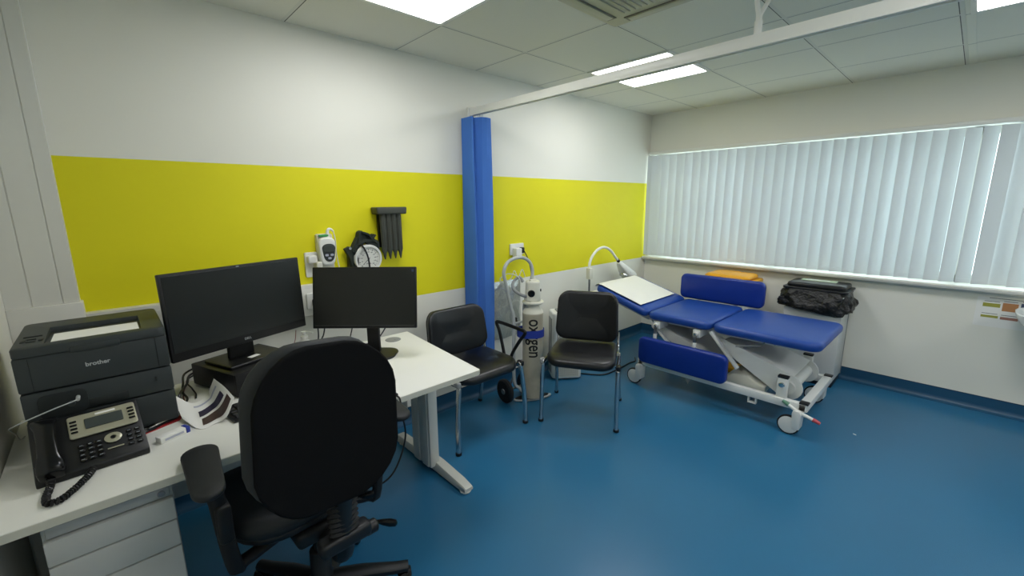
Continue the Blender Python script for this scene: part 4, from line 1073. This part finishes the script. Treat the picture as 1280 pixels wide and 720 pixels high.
# ================================================================== OXYGEN
ox = V((-2.137, -.342, 0))
tr = thing('oxygen_trolley', 'pale grey tubular trolley with looped handle and blue strap carrying the oxygen cylinder', 'trolley', (-2.2, -.29, 0))
e = V((.995, -.10, 0)); bk_ = V((-.74, .67, 0)).normalized(); fc_ = ox+bk_*.100
b = B()
pts = [fc_-e*.055-bk_*.13+V((0, 0, .02)), fc_-e*.052-bk_*.04+V((0, 0, .10)), fc_-e*.050+V((0, 0, .18)), fc_-e*.050+V((0, 0, .62)), fc_-e*.062+bk_*.01+V((0, 0, .72)), fc_-e*.118+bk_*.0+V((0, 0, .90)), fc_-e*.135+bk_*.0+V((0, 0, .98)), fc_-e*.10+bk_*.005+V((0, 0, 1.045)), fc_-e*.02+bk_*.01+V((0, 0, 1.075)),
       fc_+e*.055+bk_*.01+V((0, 0, 1.07)), fc_+e*.105+bk_*.005+V((0, 0, 1.035)), fc_+e*.125+bk_*.0+V((0, 0, .97)), fc_+e*.11+bk_*.0+V((0, 0, .88)), fc_+e*.062+bk_*.01+V((0, 0, .72)), fc_+e*.05+V((0, 0, .62)), fc_+e*.05+V((0, 0, .18)), fc_+e*.052-bk_*.04+V((0, 0, .10)), fc_+e*.055-bk_*.13+V((0, 0, .02))]
tube(b, pts, .0125, 12, smooth=6)
for z in (.30, .60): tube(b, [fc_-e*.05+V((0, 0, z)), fc_+e*.05+V((0, 0, z))], .009, 10)
obj('frame', b, 'tube_grey', tr)
b = B(); FP = Matrix(((e.x, -bk_.x, 0, ox.x), (e.y, -bk_.y, 0, ox.y), (0, 0, 1, 0), (0, 0, 0, 1)))
pad(b, .20, .21, .014, .08, .004, FP @ T(0, -.0, .004)); obj('foot_plate', b, 'tube_grey', tr)
b = B(); pad(b, .19, .19, .003, .08, .001, FP @ T(0, -.005, .018)); obj('foot_mat', b, 'black_plastic', tr)
for s in (-1, 1):
    c = fc_+e*s*.095+bk_*.03+V((0, 0, .09)); WMx = T(*c) @ e.to_track_quat('Z', 'Y').to_matrix().to_4x4()
    b = B(); lathe(b, [(.05, -.02), (.078, -.02), (.09, -.010), (.09, .010), (.078, .02), (.05, .02)], 30, WMx); w = obj('wheel', b, 'tyre', tr)
    b = B(); lathe(b, [(0, -.024), (.02, -.024), (.024, -.014), (.052, -.016), (.052, .016), (.024, .014), (.02, .024), (0, .024)], 26, WMx); obj('hub', b, 'steel', w)
b = B(); cyl(b, fc_-e*.09+bk_*.03+V((0, 0, .09)), fc_+e*.09+bk_*.03+V((0, 0, .09)), .009, 12)
for s in (-1, 1): tube(b, [fc_+e*s*.05+V((0, 0, .2)), fc_+e*s*.07+bk_*.03+V((0, 0, .09))], .008, 8)
obj('axle', b, 'steel', tr)
b = B(); ring = []
for k in range(40):
    a = 2*PI*k/40; v = V((math.cos(a), math.sin(a), 0)); ra = .0795
    d2 = v.dot(bk_)
    if d2 > .25: v = v*(1+.42*(d2-.25)/.75); 
    ring.append(ox+v*ra)
sect_ = [(0, -.028), (0, .028), (.004, .028), (.004, -.028)]
rr = [[b.verts.new(p+(p-ox).normalized()*dr+V((0, 0, .527+dz))) for dr, dz in sect_] for p in ring]
for i in range(40):
    for k in range(4): b.faces.new((rr[i][k], rr[i][(k+1) % 4], rr[(i+1) % 40][(k+1) % 4], rr[(i+1) % 40][k]))
obj('strap', b, 'strap_blue', tr)
b = B(); tube(b, [fc_+e*.0+bk_*.02+V((0, 0, .60)), fc_+e*.02+bk_*.045+V((0, 0, .615)), fc_-e*.02+bk_*.01+V((0, 0, .63))], .012, 10); obj('strap_buckle', b, 'black_plastic', tr)

oc2 = thing('oxygen_cylinder', 'tall worn white oxygen cylinder with black lettering standing strapped on its trolley', 'gas cylinder', (ox.x, ox.y, .021))
R_ = .0755
b = B(); lathe(b, [(0, .021), (R_-.012, .021), (R_, .033), (R_, .655), (R_+.001, .66), (R_+.001, .672), (R_, .676)], 48, T(ox.x, ox.y, 0)); obj('body', b, 'cyl', oc2)
b = B(); lathe(b, [(R_, .676), (R_-.004, .69), (.052, .715), (.048, .73), (.046, .745), (0, .745)], 40, T(ox.x, ox.y, 0)); obj('shoulder', b, 'cream_plastic', oc2)
b = B(); lathe(b, [(0, .742), (.075, .744), (.079, .752), (.077, .760), (.058, .764), (.058, .77)], 36, T(ox.x, ox.y, 0)); obj('guard_ring', b, 'cream_plastic', oc2)
b = B(); pad(b, .115, .115, .148, .038, .014, T(ox.x, ox.y, .762) @ RZ(rad(-43)), lambda c: (c.x*(1-.12*c.z/.13), c.y*(1-.12*c.z/.13), c.z)); box(b, (ox.x-.03, ox.y-.012, .905), (ox.x+.03, ox.y+.012, .92), .004, 2, T(0, 0, 0)); gd = obj('valve_guard', b, 'cream_plastic', oc2)
fv = V((-.90, -.44, 0)).normalized()
# contents gauge turned to the left of the guard, knob slot to the right
gl = V((-.684, -.729, 0)); gp = ox+gl*.047+V((-.01, .009, .825))
b = B(); cyl(b, gp-gl*.01, gp+gl*.012, .026, 22, bev=.003); gg = obj('contents_gauge', b, 'black_plastic', gd)
b = B(); cyl(b, gp+gl*.012, gp+gl*.0128, .021, 22); obj('gauge_face', b, 'black_gloss', gg)
b = B(); c = ox+V((.02, -.052, .845)); cyl(b, c, c+V((.006, -.006, 0)), .010, 14); obj('outlet', b, 'black_plastic', gd)
b = B(); tube(b, [ox+V((-.04, .0, .80)), ox+V((-.085, .02, .81)), ox+V((-.13, .06, .85)), ox+V((-.12, .08, .90)), ox+V((-.07, .07, .935)), ox+V((-.05, .05, .90))], .011, 10, smooth=6); obj('hose', b, 'grey_plastic', oc2)
# lettering wrapped round the body, reading downwards
lt = text_bm('oxygen', .135, .0, .0018)
bmesh.ops.triangulate(lt, faces=lt.faces[:])
for _ in range(3):
    es = [x for x in lt.edges if x.calc_length() > .012]
    if es: bmesh.ops.subdivide_edges(lt, edges=es, cuts=1); bmesh.ops.triangulate(lt, faces=lt.faces[:])
a_mid = math.atan2(-.684*-1 if False else -.729, -.684)+rad(8)
xs = [v.co.x for v in lt.verts]; ys_ = [v.co.y for v in lt.verts]; sx = .285/(max(xs)-min(xs)); cx = (max(xs)+min(xs))/2
for v in lt.verts:
    z = .497-(v.co.x-cx)*sx; a = a_mid+(v.co.y)/R_          # letters' up points to the right of the view
    v.co = V((ox.x+(R_+.0008)*math.cos(a), ox.y+(R_+.0008)*math.sin(a), z))
obj('lettering', lt, 'ink_black', oc2)
b = B(); tube(b, [(-1.93, -.045, 1.085), (-1.945, -.10, 1.03), (-1.975, -.16, .95), (-2.0, -.2, .86), (-1.96, -.19, .72), (-1.87, -.16, .55), (-1.80, -.13, .40), (-1.74, -.07, .30)], .0035, 8, smooth=8)
solo('cable', b, 'black_plastic', 'black cable hanging from the wall socket behind the oxygen cylinder', 'cable')
b = B(); tube(b, [ox+V((-.055, .055, .90)), ox+V((-.10, .07, .95)), ox+V((-.16, .10, .965)), ox+V((-.20, .13, .93)), ox+V((-.17, .12, .90)), ox+V((-.12, .1, .93)), ox+V((-.09, .1, .98)), ox+V((-.06, .09, .93)), ox+V((-.03, .08, .985)), ox+V((0, .08, .93))], .003, 8, smooth=8)
solo('tubing', b, 'white_plastic', 'thin clear white tubing looped over the oxygen trolley handle', 'tubing')

# ================================================================== AIR PURIFIER, LAMP
ap = thing('air_purifier', 'white upright box unit with perforated front on the floor behind the right black chair', 'air purifier', (-1.62, -.22, 0), rad(-37))
b = B(); pad(b, .25, .20, .56, .035, .012, T(0, 0, .012), None, .003); obj('body', b, 'white_plastic', ap, True)
b = B(); pad(b, .20, .14, .006, .012, .003, T(0, -.100, .10) @ RX(PI/2)); obj('grille', b, 'cream_plastic', ap, True)
b = B()
for i in range(15):
    for j in range(10): box(b, (-.085+.012*i-.003, -.1075, .042+.012*j), (-.085+.012*i+.003, -.1055, .048+.012*j))
o = obj('grille_holes', b, 'grey_plastic', ap, True)
b = B(); box(b, (-.128, -.06, .05), (-.123, .06, .52), .002); obj('side_panel', b, 'grey_plastic', ap, True)
b = B(); pad(b, .16, .11, .01, .02, .003, T(0, .01, .572)); obj('top_vent', b, 'grey_plastic', ap, True)
b = B(); cyl(b, (0, 0, 0), (0, 0, .014), .085, 24); obj('base', b, 'black_plastic', ap, True)

el = thing('examination_lamp', 'white gooseneck examination lamp arching over the raised head end of the couch', 'lamp', (-1.18, -.13, 0))
b = B(); lathe(b, [(0, 0), (.11, 0), (.115, .01), (.11, .03), (.03, .045), (0, .045)], 28, T(-1.18, -.13, 0)); obj('base', b, 'white_plastic', el)
b = B(); cyl(b, (-1.18, -.13, .04), (-1.18, -.13, .80), .009, 12); obj('pole', b, 'steel', el)
b = B(); pad(b, .05, .045, .10, .006, .004, T(-1.18, -.13, .775)); obj('clamp', b, 'cream_plastic', el)
b = B(); tube(b, [(-1.175, -.12, .87), (-1.165, -.12, .93), (-1.12, -.12, .99), (-1.04, -.12, 1.035), (-.95, -.12, 1.045), (-.85, -.12, 1.01), (-.77, -.12, .945), (-.715, -.12, .90)], .0125, 12, smooth=6); obj('gooseneck', b, 'white_plastic', el)
b = B(); cyl(b, (-.722, -.12, .908), (-.695, -.12, .885), .016, 14); obj('collar', b, 'black_plastic', el)
p0_, p1_ = V((-.70, -.12, .89)), V((-.47, -.125, .735)); dd = (p1_-p0_).normalized(); nn = V((-dd.z, 0, dd.x))
if nn.z > 0: nn = -nn
b = B(); prof = [(0, .018, .018), (.06, .035, .03), (.16, .06, .045), (.25, .075, .05), (.275, .07, .045)]
rings = []
for s, w, h in prof:
    c = p0_+dd*s+nn*h*.6
    rings.append([b.verts.new(c+V((0, 1, 0))*w*math.copysign(abs(math.cos(2*PI*k/20))**.55, math.cos(2*PI*k/20))+nn*h*math.copysign(abs(math.sin(2*PI*k/20))**.55, math.sin(2*PI*k/20))) for k in range(20)])
for a, c in zip(rings, rings[1:]):
    for k in range(20): b.faces.new((a[k], a[(k+1) % 20], c[(k+1) % 20], c[k]))
b.faces.new(rings[0]); b.faces.new(rings[-1][::-1]); hd = obj('lamp_head', b, 'white_plastic', el)
b = B(); c = p0_+dd*.17+nn*.06; cyl(b, c+nn*.0, c+nn*.018, .045, 22); obj('lens', b, 'chrome', hd)
b = B(); c = p0_+dd*.165+V((0, -.055, -.03)); box(b, (c.x-.02, c.y-.006, c.z-.008), (c.x+.02, c.y+.004, c.z+.01), .003); obj('switch', b, 'black_plastic', hd)
b = B(); tube(b, [(-1.50, -.30, .006), (-1.45, -.38, .006), (-1.40, -.44, .006), (-1.33, -.468, .006), (-1.15, -.47, .006), (-.98, -.46, .006), (-.90, -.47, .006), (-.82, -.42, .006)], .006, 8, smooth=8)
solo('cable', b, 'black_plastic', 'black cable lying on the blue floor between the white box unit and the couch', 'cable')

# ================================================================== BINS
wb = thing('waste_bin', 'tall white enamel waste bin with a black liner folded over its rim beside the couch', 'bin', (-.175, -1.665, 0))
bx0, bx1, by0, by1 = -.315, -.045, -1.862, -1.470
b = B(); box(b, (bx0, by0, .055), (bx1, by1, .74), .006); obj('body', b, 'bin_white', wb)
b = B(); box(b, (bx0+.012, by0+.006, 0), (bx1, by1-.006, .056), .003); obj('plinth', b, 'black_plastic', wb)
b = B(); box(b, (bx1-.001, by0-.003, .05), (bx1+.012, by1+.003, .74), .002); obj('back_panel', b, 'grey_plastic', wb)
# liner: crumpled skirt hanging over the rim
b = B(); cx, cy = (bx0+bx1)/2-.0, (by0+by1)/2; W2, D2 = (bx1-bx0)/2, (by1-by0)/2
rings = []; NN = 72; zl = [.768, .757, .738, .715, .69, .665, .640, .625, .64]
for i, z in enumerate(zl):
    ring = []
    f = i/(len(zl)-1)
    for k in range(NN):
        a = 2*PI*k/NN; ca, sa = math.cos(a), math.sin(a)
        x = W2*math.copysign(abs(ca)**.35, ca); y = D2*math.copysign(abs(sa)**.35, sa)
        o_ = .012+.040*(min(1, f*1.6)-max(0, f-.72)*3.0)+(.009*math.sin(7*a+7*f)+.008*math.sin(13*a-11*f+1)+.006*math.sin(23*a+17*f))*min(1, f*3)
        if ca > .2: o_ = min(o_, .012)
        sag = (-.014*math.sin(2*a+.6)-.030*max(0, math.cos(a-3.4))+.012*math.sin(5*a))*f
        if i == len(zl)-1: o_ = .004
        ring.append(b.verts.new((min(cx+x+o_*ca*1.0, -.008), cy+y+o_*math.copysign(min(1, abs(sa)*1.6), sa), z+sag)))
    rings.append(ring)
for a, c in zip(rings, rings[1:]):
    for k in range(NN): b.faces.new((a[k], a[(k+1) % NN], c[(k+1) % NN], c[k]))
obj('bin_liner', b, 'bag_black', wb, angle=60)
b = B(); pad(b, bx1-bx0+.03, by1-by0+.045, .018, .02, .006, T(cx-.002, cy, .762)); pad(b, bx1-bx0-.01, by1-by0-.0, .040, .03, .016, T(cx, cy, .775), None, .004); ld = obj('lid', b, 'lid_black', wb)
b = B(); box(b, (cx+.0, cy-.11, .8185), (cx+.09, cy+.13, .8205)); lb = obj('lid_label', b, 'label_green', ld, label='pale green label')
b = B(); box(b, (cx+.03, cy-.06, .8203), (cx+.06, cy+.10, .821)); obj('label_panel', b, 'paper', lb)

yb = thing('clinical_waste_bin', 'yellow lidded clinical waste bin standing behind the raised blue side rail', 'bin', (-.22, -1.0, 0))
b = B(); box(b, (-.40, -1.19, .05), (-.05, -.82, .74), .012); obj('body', b, 'white_plastic', yb)
b = B(); pad(b, .38, .44, .03, .04, .01, T(-.225, -1.005, .745)); pad(b, .32, .38, .045, .06, .03, T(-.225, -1.005, .773), None, .006); obj('lid', b, 'yellow_plastic', yb)
b = B(); pad(b, .20, .16, .012, .03, .005, T(-.20, -.97, .812)); obj('lid_hatch', b, 'yellow_plastic', yb)
b = B(); box(b, (-.41, -1.2, 0), (-.045, -.81, .055), .01); obj('base', b, 'black_plastic', yb)
b = B(); box(b, (-.56, -1.33, .003), (-.40, -1.12, .05), .012); obj('pedal', b, 'yellow_plastic', yb)

# ================================================================== POSTER AND BASIN
po = thing('poster', 'white waste sorting poster with coloured panels on the wall below the window', 'poster', (-.001, -2.72, .6))
b = B(); box(b, (-.002, -2.93, .605), (0, -2.545, .806)); obj('sheet', b, 'paper', po)
def cell(y0, y1, z0, z1, m): 
    b = B(); box(b, (-.0028, -y1, z0), (-.0019, -y0, z1)); obj('panel', b, m, po)
cell(2.575, 2.655, .742, .768, 'olive'); cell(2.665, 2.735, .722, .778, 'orange'); cell(2.745, 2.83, .720, .785, 'navy'); cell(2.575, 2.655, .668, .684, 'olive'); cell(2.665, 2.745, .664, .682, 'rose'); cell(2.755, 2.83, .66, .70, 'navy')
for y0, y1, z in ((2.58, 2.65, .778), (2.668, 2.73, .786), (2.75, 2.82, .792), (2.577, 2.65, .694), (2.667, 2.74, .692), (2.60, 2.82, .802)):
    b = B(); box(b, (-.0026, -y1, z), (-.0019, -y0, z+.0035)); obj('text_line', b, 'ink', po)
wbn = thing('wash_basin', 'white ceramic wash basin at the right edge of the photo', 'basin', (-.2, -2.96, .6))
b = B(); bc = V((-.215, -2.965, 0))
prof = []
def oval(rx, ry, z): return [b.verts.new((min(bc.x+rx*math.copysign(abs(math.cos(2*PI*k/48))**.6, math.cos(2*PI*k/48)), -.002), bc.y+ry*math.copysign(abs(math.sin(2*PI*k/48))**.6, math.sin(2*PI*k/48)), z)) for k in range(48)]
rings = [oval(*p) for p in ((.06, .07, .615), (.10, .12, .625), (.16, .195, .665), (.20, .235, .715), (.215, .25, .748), (.218, .252, .765), (.212, .246, .770), (.19, .222, .766), (.17, .20, .745), (.13, .15, .69), (.05, .06, .66), (.02, .02, .657))]
for a, c in zip(rings, rings[1:]):
    for k in range(48): b.faces.new((a[k], a[(k+1) % 48], c[(k+1) % 48], c[k]))
b.faces.new(rings[0][::-1]); b.faces.new(rings[-1]); obj('bowl', b, 'ceramic', wbn)
b = B(); tube(b, [(-.10, -2.965, .76), (-.10, -2.965, .84), (-.12, -2.965, .87), (-.19, -2.965, .865), (-.21, -2.965, .84)], .011, 12, smooth=5); cyl(b, (-.10, -2.965, .75), (-.10, -2.965, .78), .022, 18); obj('tap', b, 'chrome', wbn)
b = B(); tube(b, [(-.215, -2.965, .62), (-.215, -2.965, .50), (-.20, -2.965, .46), (-.15, -2.965, .45), (-.0, -2.965, .45)], .018, 12, smooth=4); obj('waste_pipe', b, 'white_plastic', wbn)

b = B(); prism(b, [(-1.043, -2.132), (-1.030, -2.128), (-1.027, -2.112), (-1.039, -2.115)], .0002, .0012)
solo('paper_scrap', b, 'paper', 'tiny white paper scrap lying on the bare blue floor in front of the couch', 'paper scrap')
SKY, EXPOSURE = 3.0, 0.57
# ================================================================== CAMERA, LIGHT, VIEW
f_px, yaw, pitch, roll = 538.6434, .8178, .1960, -.0068
d = V((math.cos(pitch)*math.cos(yaw), math.cos(pitch)*math.sin(yaw), -math.sin(pitch)))
r = V((math.sin(yaw), -math.cos(yaw), 0)); u = r.cross(d)
r, u = math.cos(roll)*r+math.sin(roll)*u, -math.sin(roll)*r+math.cos(roll)*u
cam = bpy.data.cameras.new('camera'); co = bpy.data.objects.new('camera', cam); COL.objects.link(co)
cam.sensor_fit = 'HORIZONTAL'; cam.sensor_width = 36; cam.lens = f_px*36/1280; cam.clip_start = .02
co.matrix_world = Matrix(((r.x, u.x, -d.x, -4.3318), (r.y, u.y, -d.y, -2.4633), (r.z, u.z, -d.z, 1.4617), (0, 0, 0, 1)))
SC.camera = co

wd = bpy.data.worlds.new('overcast sky'); SC.world = wd; wd.use_nodes = True
bg = wd.node_tree.nodes['Background']
bg.inputs['Color'].default_value = (.84, .94, 1.0, 1); bg.inputs['Strength'].default_value = SKY
SC.view_settings.view_transform = 'Standard'; SC.view_settings.look = 'None'
SC.view_settings.gamma = 1; SC.view_settings.use_curve_mapping = False; SC.view_settings.exposure = EXPOSURE
SC.cycles.use_denoising = True
SC.cycles.max_bounces = 10; SC.cycles.diffuse_bounces = 6; SC.cycles.transparent_max_bounces = 12
